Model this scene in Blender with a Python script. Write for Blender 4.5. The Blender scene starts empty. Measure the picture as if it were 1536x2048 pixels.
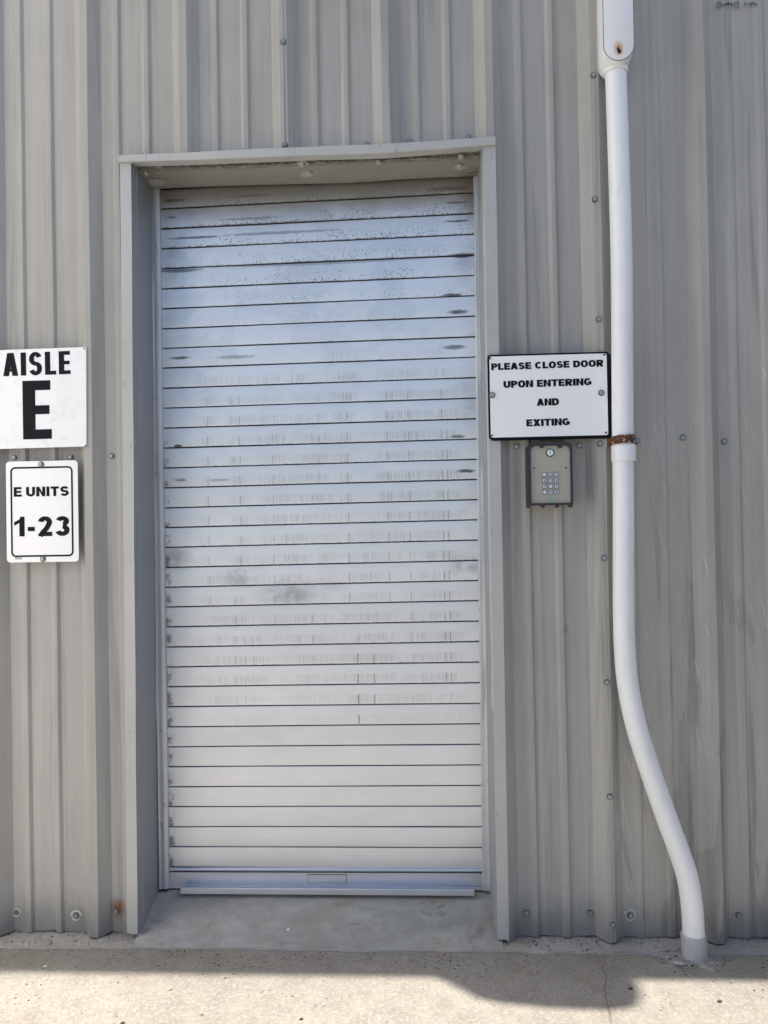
import bpy, bmesh, math, random
from mathutils import Vector, Matrix
from mathutils.geometry import tessellate_polygon

S = bpy.context.scene
COL = S.collection
random.seed(7)

# ------------------------------------------------------------------ camera
YAW, PITCH, ROLL, FPX, DIST, CAMH = .05002, .01165, .01741, 1540.0, 2.298, 1.24
CAM = Vector((0, -DIST, CAMH))
FWD = Vector((-math.sin(YAW)*math.cos(PITCH), math.cos(YAW)*math.cos(PITCH), math.sin(PITCH)))
_r = Vector((math.cos(YAW), math.sin(YAW), 0)); _u = _r.cross(FWD)
RGT = _r*math.cos(ROLL) - _u*math.sin(ROLL)
UPV = _u*math.cos(ROLL) + _r*math.sin(ROLL)
cd = bpy.data.cameras.new('camera'); cam = bpy.data.objects.new('camera', cd); COL.objects.link(cam)
cd.sensor_fit = 'VERTICAL'; cd.sensor_height = 36.0; cd.sensor_width = 27.0
cd.lens = FPX/2048*36.0; cd.clip_start = .05; cd.clip_end = 2000
cam.matrix_world = Matrix(((RGT.x, UPV.x, -FWD.x, CAM.x), (RGT.y, UPV.y, -FWD.y, CAM.y), (RGT.z, UPV.z, -FWD.z, CAM.z), (0, 0, 0, 1)))
S.camera = cam
S.render.resolution_x, S.render.resolution_y = 768, 1024

# ------------------------------------------------------------------ light
SUN_DIR = Vector((.8, .012, 1.0)).normalized()       # towards the sun: high, just behind the eave
SUN_STRENGTH, SKY_STRENGTH, EXPOSURE = 3.6, .075, 1.31
w = bpy.data.worlds.new('World'); S.world = w; w.use_nodes = True
wn = w.node_tree; sky = wn.nodes.new('ShaderNodeTexSky'); sky.sky_type = 'NISHITA'; sky.sun_disc = False
sky.sun_elevation = math.asin(SUN_DIR.z); sky.sun_rotation = math.atan2(SUN_DIR.x, SUN_DIR.y)
sky.air_density = 1.0; sky.dust_density = 1.6; sky.ozone_density = 1.0
bg = wn.nodes['Background']; wn.links.new(sky.outputs[0], bg.inputs[0]); bg.inputs[1].default_value = SKY_STRENGTH
ld = bpy.data.lights.new('sun', 'SUN'); ld.energy = SUN_STRENGTH; ld.angle = math.radians(.53); ld.color = (1, .95, .87)
sun = bpy.data.objects.new('sun', ld); COL.objects.link(sun); sun.location = SUN_DIR*30
sun.rotation_euler = SUN_DIR.to_track_quat('Z', 'Y').to_euler()
S.view_settings.view_transform = 'Standard'; S.view_settings.look = 'None'
S.view_settings.exposure = EXPOSURE; S.view_settings.gamma = 1
S.render.engine = 'CYCLES'
try:
    S.cycles.use_denoising = True
except Exception:
    pass

# ------------------------------------------------------------------ helpers
def W(px, py, y):
    """point of the upright plane at depth y that the survey photo shows at pixel px, py"""
    d = FWD*FPX + RGT*(px-768) + UPV*(1024-py)
    return CAM + d*((y-CAM.y)/d.y)

def G(px, py, z=0.0):
    d = FWD*FPX + RGT*(px-768) + UPV*(1024-py)
    return CAM + d*((z-CAM.z)/d.z)

def root(name, label, cat, loc=(0, 0, 0), group=None):
    o = bpy.data.objects.new(name, None); COL.objects.link(o); o.location = loc; o.empty_display_size = .05
    o['label'] = label; o['category'] = cat
    if group: o['group'] = group
    return o

def wloc(o):
    v = Vector((0, 0, 0))
    while o is not None:
        v += o.location; o = o.parent
    return v

def obj(name, bm, mats, parent=None, smooth=None, label=None):
    """links a bmesh given in world coordinates as one object (origin = its parent's)"""
    me = bpy.data.meshes.new(name)
    if parent is not None:
        off = wloc(parent)
        bmesh.ops.translate(bm, verts=bm.verts, vec=-off)
    bmesh.ops.recalc_face_normals(bm, faces=bm.faces)
    bm.to_mesh(me); bm.free()
    for m in (mats if isinstance(mats, (list, tuple)) else [mats]): me.materials.append(m)
    o = bpy.data.objects.new(name, me); COL.objects.link(o)
    if parent is not None: o.parent = parent
    if smooth is not None:
        me.polygons.foreach_set('use_smooth', [True]*len(me.polygons))
        try:
            me.set_sharp_from_angle(angle=math.radians(smooth))
        except Exception:
            pass
    if label: o['label'] = label
    return o

def thing(name, bm, mats, label, cat, loc, group=None, smooth=None):
    bmesh.ops.translate(bm, verts=bm.verts, vec=-Vector(loc))
    o = obj(name, bm, mats, None, smooth); o.location = loc; o['label'] = label; o['category'] = cat
    if group: o['group'] = group
    return o

def B(): return bmesh.new()

def box(bm, p0, p1, bevel=0.0, mat=0):
    vs = [bm.verts.new((x, y, z)) for x in (p0[0], p1[0]) for y in (p0[1], p1[1]) for z in (p0[2], p1[2])]
    fs = [bm.faces.new([vs[i] for i in q]) for q in ((0, 1, 3, 2), (4, 6, 7, 5), (0, 4, 5, 1), (2, 3, 7, 6), (0, 2, 6, 4), (1, 5, 7, 3))]
    for f in fs: f.material_index = mat
    if bevel:
        es = list({e for f in fs for e in f.edges})
        r = bmesh.ops.bevel(bm, geom=es, offset=bevel, segments=2, profile=.5, affect='EDGES')
        for f in r['faces']: f.material_index = mat
    return vs

def quad(bm, pts, mat=0):
    f = bm.faces.new([bm.verts.new(p) for p in pts]); f.material_index = mat; return f

def sheet(bm, rows, mat=0, cap=False):
    """grid of points rows[i][j] joined by faces"""
    vv = [[bm.verts.new(p) for p in r] for r in rows]
    for i in range(len(vv)-1):
        for j in range(len(vv[0])-1):
            f = bm.faces.new((vv[i][j], vv[i][j+1], vv[i+1][j+1], vv[i+1][j])); f.material_index = mat
    return vv

def prism(bm, outline, y0, y1, holes=(), mat=0, side=0):
    """outline of (x, z) points (plus holes) extruded from y0 (front) to y1 (back)"""
    loops = [list(outline)] + [list(h) for h in holes]
    tri = tessellate_polygon([[Vector((p[0], p[1], 0)) for p in l] for l in loops])
    flat = [p for l in loops for p in l]
    fr = [bm.verts.new((p[0], y0, p[1])) for p in flat]; bk = [bm.verts.new((p[0], y1, p[1])) for p in flat]
    for t in tri:
        try:
            f = bm.faces.new([fr[i] for i in t]); f.material_index = mat
            f = bm.faces.new([bk[i] for i in reversed(t)]); f.material_index = side
        except ValueError:
            pass
    k = 0
    for l in loops:
        n = len(l)
        for i in range(n):
            a, b = k+i, k+(i+1) % n
            f = bm.faces.new((fr[a], fr[b], bk[b], bk[a])); f.material_index = side
        k += n

def flatpoly(bm, outline, y, holes=(), mat=0):
    loops = [list(outline)] + [list(h) for h in holes]
    tri = tessellate_polygon([[Vector((p[0], p[1], 0)) for p in l] for l in loops])
    vs = [bm.verts.new((p[0], y, p[1])) for l in loops for p in l]
    for t in tri:
        try:
            f = bm.faces.new([vs[i] for i in t]); f.material_index = mat
        except ValueError:
            pass

def rrect(x0, z0, x1, z1, r, n=6):
    pts = []
    for cx, cz, a in ((x1-r, z1-r, 0), (x0+r, z1-r, 90), (x0+r, z0+r, 180), (x1-r, z0+r, 270)):
        for i in range(n+1):
            t = math.radians(a+90*i/n); pts.append((cx+r*math.cos(t), cz+r*math.sin(t)))
    return pts

def circle(cx, cz, r, n=20, rz=None):
    rz = rz or r
    return [(cx+r*math.cos(2*math.pi*i/n), cz+rz*math.sin(2*math.pi*i/n)) for i in range(n)]

def tube(bm, pts, radii, n=24, mat=0, caps=True):
    pts = [Vector(p) for p in pts]
    if not isinstance(radii, (list, tuple)): radii = [radii]*len(pts)
    rings = []; ref = None
    for i, p in enumerate(pts):
        t = (pts[min(i+1, len(pts)-1)] - pts[max(i-1, 0)]).normalized()
        if ref is None:
            ref = Vector((0, 1, 0)) if abs(t.y) < .9 else Vector((1, 0, 0))
        a = t.cross(ref).normalized(); b = a.cross(t).normalized(); ref = b
        rings.append([bm.verts.new(p + (a*math.cos(2*math.pi*k/n) + b*math.sin(2*math.pi*k/n))*radii[i]) for k in range(n)])
    for i in range(len(rings)-1):
        for k in range(n):
            f = bm.faces.new((rings[i][k], rings[i][(k+1) % n], rings[i+1][(k+1) % n], rings[i+1][k])); f.material_index = mat
    if caps:
        f = bm.faces.new(rings[0]); f.material_index = mat
        f = bm.faces.new(rings[-1]); f.material_index = mat

def smooth_path(pts, n=8):
    pts = [Vector(p) for p in pts]; out = []
    P = [pts[0]*2-pts[1]] + pts + [pts[-1]*2-pts[-2]]
    for i in range(1, len(P)-2):
        for k in range(n):
            t = k/n; a, b, c, d = P[i-1], P[i], P[i+1], P[i+2]
            out.append(.5*((2*b)+(c-a)*t+(2*a-5*b+4*c-d)*t*t+(3*b-a-3*c+d)*t**3))
    out.append(pts[-1]); return out

# ------------------------------------------------------------------ materials
class Mat:
    def __init__(s, name):
        s.m = bpy.data.materials.new(name); s.m.use_nodes = True; s.t = s.m.node_tree
        s.b = s.t.nodes['Principled BSDF']; s.g = None
    def new(s, k): return s.t.nodes.new(k)
    def put(s, sock, v):
        if isinstance(v, bpy.types.NodeSocket): s.t.links.new(v, sock)
        elif v is not None:
            try: sock.default_value = v
            except Exception: sock.default_value = (v, v, v, 1) if sock.type == 'RGBA' else (v, v, v)
    def pos(s):
        if s.g is None: s.g = s.new('ShaderNodeNewGeometry')
        return s.g.outputs['Position']
    def normal(s):
        s.pos(); return s.g.outputs['Normal']
    def uv(s):
        n = s.new('ShaderNodeUVMap'); return n.outputs[0]
    def sep(s, v):
        n = s.new('ShaderNodeSeparateXYZ'); s.put(n.inputs[0], v); return n.outputs
    def comb(s, x=0, y=0, z=0):
        n = s.new('ShaderNodeCombineXYZ')
        for i, v in enumerate((x, y, z)): s.put(n.inputs[i], v)
        return n.outputs[0]
    def ma(s, op, a, b=None, c=None):
        n = s.new('ShaderNodeMath'); n.operation = op
        for i, v in enumerate((a, b, c)): s.put(n.inputs[i], v)
        return n.outputs[0]
    def mul(s, a, b): return s.ma('MULTIPLY', a, b)
    def add(s, a, b): return s.ma('ADD', a, b)
    def sub(s, a, b): return s.ma('SUBTRACT', a, b)
    def mx(s, a, b): return s.ma('MAXIMUM', a, b)
    def vm(s, v, sc):
        n = s.new('ShaderNodeVectorMath'); n.operation = 'MULTIPLY'; s.put(n.inputs[0], v); n.inputs[1].default_value = sc; return n.outputs[0]
    def noise(s, v, sc=1.0, det=3.0, rough=.5, dist=0.0):
        n = s.new('ShaderNodeTexNoise'); s.put(n.inputs['Vector'], v); n.inputs['Scale'].default_value = sc
        n.inputs['Detail'].default_value = det; n.inputs['Roughness'].default_value = rough; n.inputs['Distortion'].default_value = dist
        return n.outputs[0]
    def vor(s, v, sc, out='Distance', rnd=1.0):
        n = s.new('ShaderNodeTexVoronoi'); s.put(n.inputs['Vector'], v); n.inputs['Scale'].default_value = sc
        n.inputs['Randomness'].default_value = rnd; return n.outputs[out]
    def ss(s, x, a, b, lo=0.0, hi=1.0):
        n = s.new('ShaderNodeMapRange'); n.interpolation_type = 'SMOOTHSTEP'; n.clamp = True
        s.put(n.inputs[0], x)
        if a > b: a, b, lo, hi = b, a, hi, lo
        n.inputs[1].default_value = a; n.inputs[2].default_value = b; n.inputs[3].default_value = lo; n.inputs[4].default_value = hi
        return n.outputs[0]
    def mix(s, f, a, b, mode='MIX'):
        n = s.new('ShaderNodeMixRGB'); n.blend_type = mode
        s.put(n.inputs[0], f)
        for i, v in ((1, a), (2, b)):
            if isinstance(v, tuple): v = (*v, 1) if len(v) == 3 else v
            s.put(n.inputs[i], v)
        return n.outputs[0]
    def grey(s, f):
        n = s.new('ShaderNodeCombineColor')
        for i in range(3): s.put(n.inputs[i], f)
        return n.outputs[0]
    def scale(s, col, f):
        return s.mix(1.0, col, s.grey(f), 'MULTIPLY')
    def bump(s, h, strength=.3, dist=.001):
        n = s.new('ShaderNodeBump'); s.put(n.inputs['Height'], h); n.inputs['Strength'].default_value = strength
        n.inputs['Distance'].default_value = dist; s.t.links.new(n.outputs[0], s.b.inputs['Normal'])
    def out(s, col=None, rough=None, metal=None, spec=None):
        if col is not None: s.put(s.b.inputs['Base Color'], (*col, 1) if isinstance(col, tuple) and len(col) == 3 else col)
        s.put(s.b.inputs['Roughness'], rough); s.put(s.b.inputs['Metallic'], metal)
        if spec is not None: s.put(s.b.inputs['Specular IOR Level'], spec)
        return s.m

def blob(m, x, z, cx, cz, rx, rz):
    """soft round mask about cx, cz"""
    a = m.ma('POWER', m.mul(m.sub(x, cx), 1/rx), 2.0); b = m.ma('POWER', m.mul(m.sub(z, cz), 1/rz), 2.0)
    return m.ss(m.ma('SQRT', m.add(a, b)), 1.0, .15)

def siding_mat(name, base, dirt=.5, scratches=False, spots=()):
    m = Mat(name); p = m.pos(); x, y, z = m.sep(p)
    streak = m.noise(m.vm(p, (55, 55, 1.3)), 1, 4, .6)
    broad = m.noise(m.vm(p, (3.2, 3, .9)), 1, 3, .55)
    grain = m.noise(p, 620, 2, .6)
    blot = m.noise(m.vm(p, (14, 14, 5)), 1, 4, .6)
    f = m.add(.34, m.add(m.mul(streak, .36), m.add(m.mul(broad, .34), m.add(m.mul(grain, .38), m.mul(blot, .24)))))
    col = m.scale(base, f)
    col = m.mix(m.mul(m.ss(broad, .4, .7), .35), col, m.scale(col, .95), 'MIX')
    # run marks: long darker drips with a rounded head
    run = m.noise(m.vm(p, (24, 24, .9)), 1, 2, .4, .3)
    run2 = m.noise(m.vm(p, (70, 70, 3.0)), 1, 3, .5)
    rm = m.mul(m.ss(run, .60, .68), m.ss(run2, .35, .6))
    col = m.mix(m.mul(rm, .26*dirt*2), col, (.12, .13, .13))
    pale = m.ss(m.noise(m.vm(p, (40, 40, 1.1)), 1, 3, .5), .62, .75)
    col = m.mix(m.mul(pale, .26), col, (.55, .53, .49))
    # splash dirt above the slab
    sp = m.mul(m.ss(m.add(z, m.mul(m.noise(m.vm(p, (20, 20, 12)), 1, 4, .6), .12)), .22, .06), .55)
    col = m.mix(sp, col, (.10, .105, .11))
    dots = m.mul(m.ss(m.noise(p, 130, 2, .5), .74, .78), .4)
    col = m.mix(dots, col, (.12, .11, .10))
    if scratches:
        sv = m.comb(m.add(m.mul(x, 120), m.mul(z, 22)), 0, m.mul(z, 5))
        sc = m.ss(m.noise(sv, 1, 2, .5, .4), .64, .665)
        zone = m.mul(m.ss(m.noise(m.vm(p, (6, 6, 4)), 1, 2), .46, .56), m.ss(z, 2.6, 1.2))
        col = m.mix(m.mul(m.mul(sc, zone), .55), col, (.62, .58, .54))
        wet = m.noise(m.comb(m.mul(x, 16), 0, m.mul(z, 2.2)), 1, 3, .5, .8)
        col = m.mix(m.mul(m.mul(m.ss(wet, .56, .585), m.ss(z, 1.3, .8)), .24), col, (.10, .105, .11))
    for (cx, cz, rx, rz, c, k) in spots:
        bl = m.mul(blob(m, x, z, cx, cz, rx, rz), m.ss(m.noise(p, 130, 3, .6), .25, .55))
        col = m.mix(m.mul(bl, k), col, c)
    m.bump(m.add(m.mul(grain, .25), m.add(m.mul(broad, 3.0), m.mul(streak, .5))), .25, .0012)
    return m.out(col, m.add(.42, m.mul(grain, .2)), 0.0, .45)

def paint_mat(name, base, rough=.4, var=.18, metal=0.0, grain=.12, dirt=(.1, .1, .1), dk=.15):
    m = Mat(name); p = m.pos()
    br = m.noise(m.vm(p, (9, 9, 4)), 1, 4, .6); gr = m.noise(p, 550, 2, .6)
    col = m.scale(base, m.add(1-var/2-grain/2, m.add(m.mul(br, var), m.mul(gr, grain))))
    d = m.mul(m.ss(m.noise(m.vm(p, (60, 60, 22)), 1, 5, .65), .6, .75), dk)
    col = m.mix(d, col, dirt)
    m.bump(m.add(m.mul(gr, .3), br), .15, .001)
    return m.out(col, m.add(rough-.06, m.mul(br, .14)), metal)

def plain(name, col, rough=.5, metal=0.0, var=.15, sc=90):
    m = Mat(name); p = m.pos(); n = m.noise(p, sc, 4, .6)
    return m.out(m.scale(col, m.add(1-var/2, m.mul(n, var))), m.add(rough-.05, m.mul(n, .1)), metal)

SIDE = (.366, .360, .346)
spotL = [(W(237, 1815, 0).x, W(237, 1815, 0).z, .034, .040, (.17, .065, .014), 1.0), (W(1131, 1258, 0).x, W(1131, 1258, 0).z, .013, .022, (.20, .13, .07), .5)]
M_SIDE = siding_mat('siding_paint', SIDE, .5, False, spotL)
M_SIDE_R = siding_mat('weathered_siding_paint', (.415, .40, .372), .8, True)
M_TRIM = paint_mat('trim_paint', (.44, .448, .445), .38, .34, 0, .24, (.17, .155, .13), .6)
M_REVEAL = paint_mat('shaded_reveal_paint', (.26, .275, .295), .42, .12)  # darker than the trim: shade inside the reveal is put into the colour
def soffit_mat():
    m = Mat('soffit_paint'); p = m.pos(); x, y, z = m.sep(p)
    br = m.noise(m.vm(p, (7, 14, 4)), 1, 4, .6); gr = m.noise(p, 420, 2, .6); n = m.noise(m.vm(p, (45, 160, 60)), 1, 5, .7)
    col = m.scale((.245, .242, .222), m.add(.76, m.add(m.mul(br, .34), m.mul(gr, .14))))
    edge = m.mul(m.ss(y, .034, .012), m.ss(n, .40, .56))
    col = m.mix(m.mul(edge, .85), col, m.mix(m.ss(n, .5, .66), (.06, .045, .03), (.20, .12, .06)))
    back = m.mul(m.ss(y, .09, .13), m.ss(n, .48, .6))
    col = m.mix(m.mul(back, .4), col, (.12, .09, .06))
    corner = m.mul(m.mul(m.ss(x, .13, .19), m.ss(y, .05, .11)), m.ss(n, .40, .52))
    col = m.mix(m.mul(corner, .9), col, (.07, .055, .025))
    m.bump(m.add(br, m.mul(gr, .3)), .3, .0015)
    return m.out(col, .5, 0)
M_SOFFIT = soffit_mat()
M_GALV = paint_mat('galvanised_steel', (.50, .525, .56), .4, .6, .5, .25, (.07, .08, .09), .85)
M_DARK = plain('dark_gap', (.02, .022, .026), .8)
M_BAR = paint_mat('bottom_bar_aluminium', (.56, .60, .67), .34, .12, .7, .08)
M_WHITE = plain('white_sign_face', (.87, .88, .90), .18, 0, .05)
M_BLACK = plain('black_sign_ink', (.006, .008, .013), .5)
M_BLACK.node_tree.nodes['Principled BSDF'].inputs['Specular IOR Level'].default_value = .12
M_SCREW = plain('zinc_screw', (.36, .375, .40), .36, .6, .4, 300)
M_WASHER = plain('screw_washer_rubber', (.11, .115, .12), .6, .1)
M_SCREWP = plain('painted_screw', (.42, .42, .40), .5, .1)

def sign_dirty():
    m = Mat('scuffed_white_sign_face'); p = m.pos()
    n = m.noise(p, 38, 5, .65); n2 = m.noise(p, 9, 3, .5)
    col = m.mix(m.mul(m.ss(n, .5, .72), .28), (.86, .87, .90), (.50, .53, .60))
    col = m.mix(m.mul(m.ss(n2, .5, .7), .12), col, (.55, .57, .62))
    dots = m.ss(m.noise(p, 170, 2, .5), .76, .79)
    col = m.mix(m.mul(dots, .5), col, (.2, .2, .22))
    return m.out(col, .32, 0)
M_WHITE_D = sign_dirty()

def pvc():
    m = Mat('white_pvc_paint'); p = m.pos()
    n = m.noise(m.vm(p, (12, 12, 5)), 1, 4, .6); g = m.noise(p, 300, 2, .5)
    sm = m.ss(m.noise(m.vm(p, (90, 90, 260)), 1, 3, .5, .5), .74, .79)
    col = m.scale((.855, .875, .905), m.add(.9, m.mul(n, .16)))
    col = m.mix(m.mul(sm, .5), col, (.3, .31, .33))
    dust = m.mul(m.ss(m.noise(m.vm(p, (30, 30, 9)), 1, 4, .6), .56, .75), .22)
    col = m.mix(dust, col, (.55, .53, .49))
    m.bump(m.add(n, m.mul(g, .15)), .12, .001)
    return m.out(col, .33, 0)
M_PVC = pvc()

def conc(name, base, pits=1.0, shade_grime=True):
    m = Mat(name); p = m.pos(); x, y, z = m.sep(p)
    big = m.noise(p, 2.2, 4, .6); mid = m.noise(p, 17, 4, .6); fine = m.noise(p, 170, 3, .65)
    agg = m.vor(p, 95, 'Color'); av = m.sep(agg)[0]
    f = m.add(.17, m.add(m.mul(big, .52), m.add(m.mul(mid, .56), m.mul(fine, .60))))
    col = m.scale(base, f)
    w_ = m.mul(m.ss(m.noise(p, 88, 3, .7), .52, .60), .62)
    col = m.mix(w_, col, (0.422, 0.393, 0.342))
    col = m.mix(m.mul(m.ss(av, .8, .95), .25), col, (.22, .18, .135))
    tan = m.mul(m.ss(m.noise(p, 6.0, 3, .6), .52, .7), .3)
    col = m.mix(tan, col, (.26, .21, .155))
    # pits: small dark holes gathered in patches
    pv = m.ss(m.vor(m.mix(.02, p, m.noise(p, 60, 2)), 52), .24, .14)
    pm = m.mul(m.ss(m.add(m.noise(p, 9, 3, .6), m.mul(m.ss(y, -.22, -.10), .09)), .53, .63), m.ss(m.noise(p, 120, 2), .42, .55))
    pit = m.mul(m.mul(pv, pm), pits)
    col = m.mix(m.mul(pit, .85), col, (.05, .045, .04))
    if shade_grime:    # wall-foot grime, its colour also deepening the shade there
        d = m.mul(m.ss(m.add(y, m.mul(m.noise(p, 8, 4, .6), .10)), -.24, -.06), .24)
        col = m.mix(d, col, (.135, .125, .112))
    m.bump(m.sub(m.add(m.mul(fine, 1.1), m.add(m.mul(mid, 1.2), m.mul(av, .25))), m.mul(pit, 2.5)), .7, .0022)
    return m.out(col, .88, 0, .3)
M_CONC = conc('apron_concrete', (.312, .286, .246))
M_FOOT = conc('footing_concrete', (.34, .325, .30), 2.2, False)

def sill_conc():
    m = Mat('sill_concrete'); p = m.pos()
    big = m.noise(m.vm(p, (4, 9, 4)), 1, 5, .65); mid = m.noise(m.vm(p, (24, 40, 20)), 1, 4, .6); fine = m.noise(p, 240, 3, .6)
    col = m.scale((.34, .335, .32), m.add(.10, m.add(m.mul(big, .95), m.add(m.mul(mid, .5), m.mul(fine, .2)))))
    col = m.mix(m.mul(m.ss(m.noise(p, 7, 3, .6), .5, .66), .5), col, (.31, .265, .19))
    col = m.mix(m.mul(m.ss(m.noise(m.vm(p, (11, 16, 9)), 1, 4, .7), .58, .7), .5), col, (.13, .13, .135))
    dots = m.ss(m.noise(p, 110, 2, .5), .72, .76)
    col = m.mix(m.mul(dots, .6), col, (.07, .065, .06))
    m.bump(m.add(m.mul(fine, .5), mid), .4, .0015)
    return m.out(col, .7, 0, .4)
M_SILL = sill_conc()

def rust_mat(name='flaking_rust'):
    m = Mat(name); p = m.pos()
    n = m.noise(p, 110, 5, .7); n2 = m.noise(p, 60, 4, .65)
    col = m.mix(m.ss(n, .35, .65), (.04, .014, .008), (.17, .06, .025))
    col = m.mix(m.ss(n2, .56, .60), col, (.66, .60, .52))
    m.bump(m.add(n, n2), .6, .0012)
    return m.out(col, .8, 0)
M_RUST = rust_mat()

# ------------------------------------------------------------------ the ground
bm = B()
xs = [-120, -30, -8, -3, -1.8, -.9, 0, .6, 1.2, 2.5, 8, 30, 120]
ys = [-150, -40, -10, -3, -1.2, -.6, -.3, -.1, .05]
sheet(bm, [[(x, y, 0) for y in ys] for x in xs])
ground = obj('concrete_apron', bm, M_CONC); ground['kind'] = 'structure'
ground['label'] = 'pale sunlit concrete apron in front of the metal wall'

def crack(pts, wd, name='crack'):
    bm = B(); P = smooth_path([(*p, .0035) for p in pts], 5); rows = []
    for i, p in enumerate(P):
        t = (P[min(i+1, len(P)-1)]-P[max(i-1, 0)]).normalized(); nrm = Vector((-t.y, t.x, 0))
        j = Vector((random.uniform(-1, 1), random.uniform(-1, 1), 0))*.0016
        h = wd*(.35+.65*random.random())*(1 if 0 < i < len(P)-1 else .2)
        rows.append([tuple(p+j-nrm*h), tuple(p+j+nrm*h)])
    sheet(bm, rows)
    return obj(name, bm, M_CRACK, ground)
M_CRACK = plain('crack_shadow', (.07, .062, .052), .95)
cp = [G(*q) for q in ((1187, 1903), (1194, 1915), (1206, 1930), (1204, 1940), (1212, 1952), (1210, 1975), (1211, 1995), (1216, 2012), (1222, 2036), (1225, 2062), (1232, 2100), (1240, 2160))]
crack([(p.x, p.y) for p in cp], .0010)

# ------------------------------------------------------------------ the building
bld = root('storage_building', 'grey ribbed metal storage building with a deep door opening', 'building')
X0, PITCH_R, RD = -.989, .3048, .032           # rib edge, rib spacing, rib depth
ZB, ZT = .012, 3.30
XL, XR, ZH = -.885, .222, 2.345                # door opening cut in the siding
TOPW, FL = .0225, .030

def profile(i, mh=.008):
    """x, y of one rib-to-rib stretch, starting at the rib's top left corner i"""
    x = X0 + PITCH_R*i - TOPW
    mf, mt = .010, .012
    pts = [(x, -RD), (x+TOPW, -RD), (x+TOPW+FL, 0)]
    for off in (.091, .184):
        c = x+TOPW/2+off
        pts += [(c-mt/2-mf, 0), (c-mt/2, -mh), (c+mt/2, -mh), (c+mt/2+mf*.8, 0)]
    pts += [(x+PITCH_R-FL, 0)]
    return pts

def siding_panel(i0, name='siding_panel', mat=None, label=None):
    pts = []
    for k in range(3): pts += profile(i0+k, .008 if i0 < 5 else .0045)
    xe = X0+PITCH_R*(i0+3)-TOPW
    pts += [(xe, -RD), (xe+TOPW*.55, -RD-.0012)]         # lap over the next sheet
    pts[0] = (pts[0][0], -RD)
    def yat(x):
        for (a, ya), (b, yb) in zip(pts, pts[1:]):
            if a <= x <= b: return ya+(yb-ya)*(x-a)/max(b-a, 1e-9)
        return 0
    for c in (XL, XR):
        if pts[0][0] < c < pts[-1][0]: pts.append((c, yat(c)))
    pts.sort(key=lambda q: q[0])
    bm = B()
    zs = [ZB + (ZT-ZB)*k/40 for k in range(41)]
    rng = random.Random(i0)
    ph = [rng.uniform(0, 6) for _ in range(6)]
    cache = {}
    def V(i, z):
        key = (i, round(z, 5))
        if key not in cache:
            x, y = pts[i]
            edge = min(1, (z-ZB)/.25)
            wob = .0007*math.sin(z*5.1+ph[0]+x*9)+.0005*math.sin(z*11+ph[1]-x*17)
            lip = -.004*max(0, 1-(z-ZB)/.03) if y < -.02 else .002*max(0, 1-(z-ZB)/.05)
            dz = .0022*math.sin(x*41+ph[2])+.0015*math.sin(x*97) if z <= ZB+1e-6 else 0
            cache[key] = bm.verts.new((x+.0006*math.sin(z*4+ph[3]), y+wob*edge+lip, z+dz))
        return cache[key]
    for i in range(len(pts)-1):
        mid = (pts[i][0]+pts[i+1][0])/2
        zl = zs if not (XL < mid < XR) else [ZH]+[z for z in zs if z > ZH+.01]
        for a, b in zip(zl, zl[1:]):
            if pts[i+1][0]-pts[i][0] < 1e-6: continue
            bm.faces.new((V(i, a), V(i+1, a), V(i+1, b), V(i, b)))
    return obj(name, bm, mat or M_SIDE, bld, None, label)

for i0 in (-13, -10, -7, -4, -1, 2):
    siding_panel(i0)
for i0 in (5, 8, 11, 14):
    siding_panel(i0, mat=M_SIDE_R, label='dirtier brownish siding panel with scratches and run marks' if i0 == 5 else None)
xw0, xw1 = X0+PITCH_R*-13-TOPW, X0+PITCH_R*17

# footing under the siding, split by the door opening
def footing(x0, x1):
    bm = B(); rows = []; n = int((x1-x0)/.009)
    for i in range(n+1):
        x = x0+(x1-x0)*i/n; r = random.uniform
        rows.append([(x, .12, .004), (x, .02, .0085+r(-.001, .001)), (x+r(-.003, .003), -.026+r(-.002, .002), .0085+r(-.0012, .001)), (x+r(-.003, .003), -.042+r(-.002, .002), .0075+r(-.0014, .0012)), (x+r(-.003, .003), -.057+.004*math.sin(x*13)+.003*math.sin(x*37)+r(-.002, .002), .0062+r(-.0015, .001)), (x, -.067+.004*math.sin(x*13)+.003*math.sin(x*37)+r(-.0015, .0015), .0003)])
    sheet(bm, rows); return obj('concrete_footing', bm, M_FOOT, bld)
footing(xw0, -.868); footing(.205, xw1)

# bead of sealant along the joint with the apron
M_SEAL = paint_mat('pale_sealant', (.30, .295, .28), .5, .5, 0, .3, (.16, .15, .13), .8)
bm = B(); P = []
x = -2.4
while x < 2.2:
    P.append((x, -.067+random.uniform(-.004, .004)+.004*math.sin(x*7), .001)); x += .03
rad = [.0022+.0034*random.random() for _ in P]
tube(bm, P, rad, 8)
obj('sealant_bead', bm, M_SEAL, bld, 60)

M_SEAL2 = plain('white_caulk', (.72, .73, .73), .5)
# sloping concrete sill of the opening
bm = B(); rows = []
for i in range(41):
    t = i/40; x = -.872+(.209+.872)*t
    rr = random.uniform
    rows.append([(x, .32, .086), (x, .16, .078), (x, .09, .064), (x, .02, .036), (x, -.025, .017+rr(-.001, .001)), (x, -.05+rr(-.003, .003), .010+rr(-.002, .002)), (x, -.066+rr(-.003, .003), .0006)])
sheet(bm, rows); obj('door_sill', bm, M_SILL, bld, 50)

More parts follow.
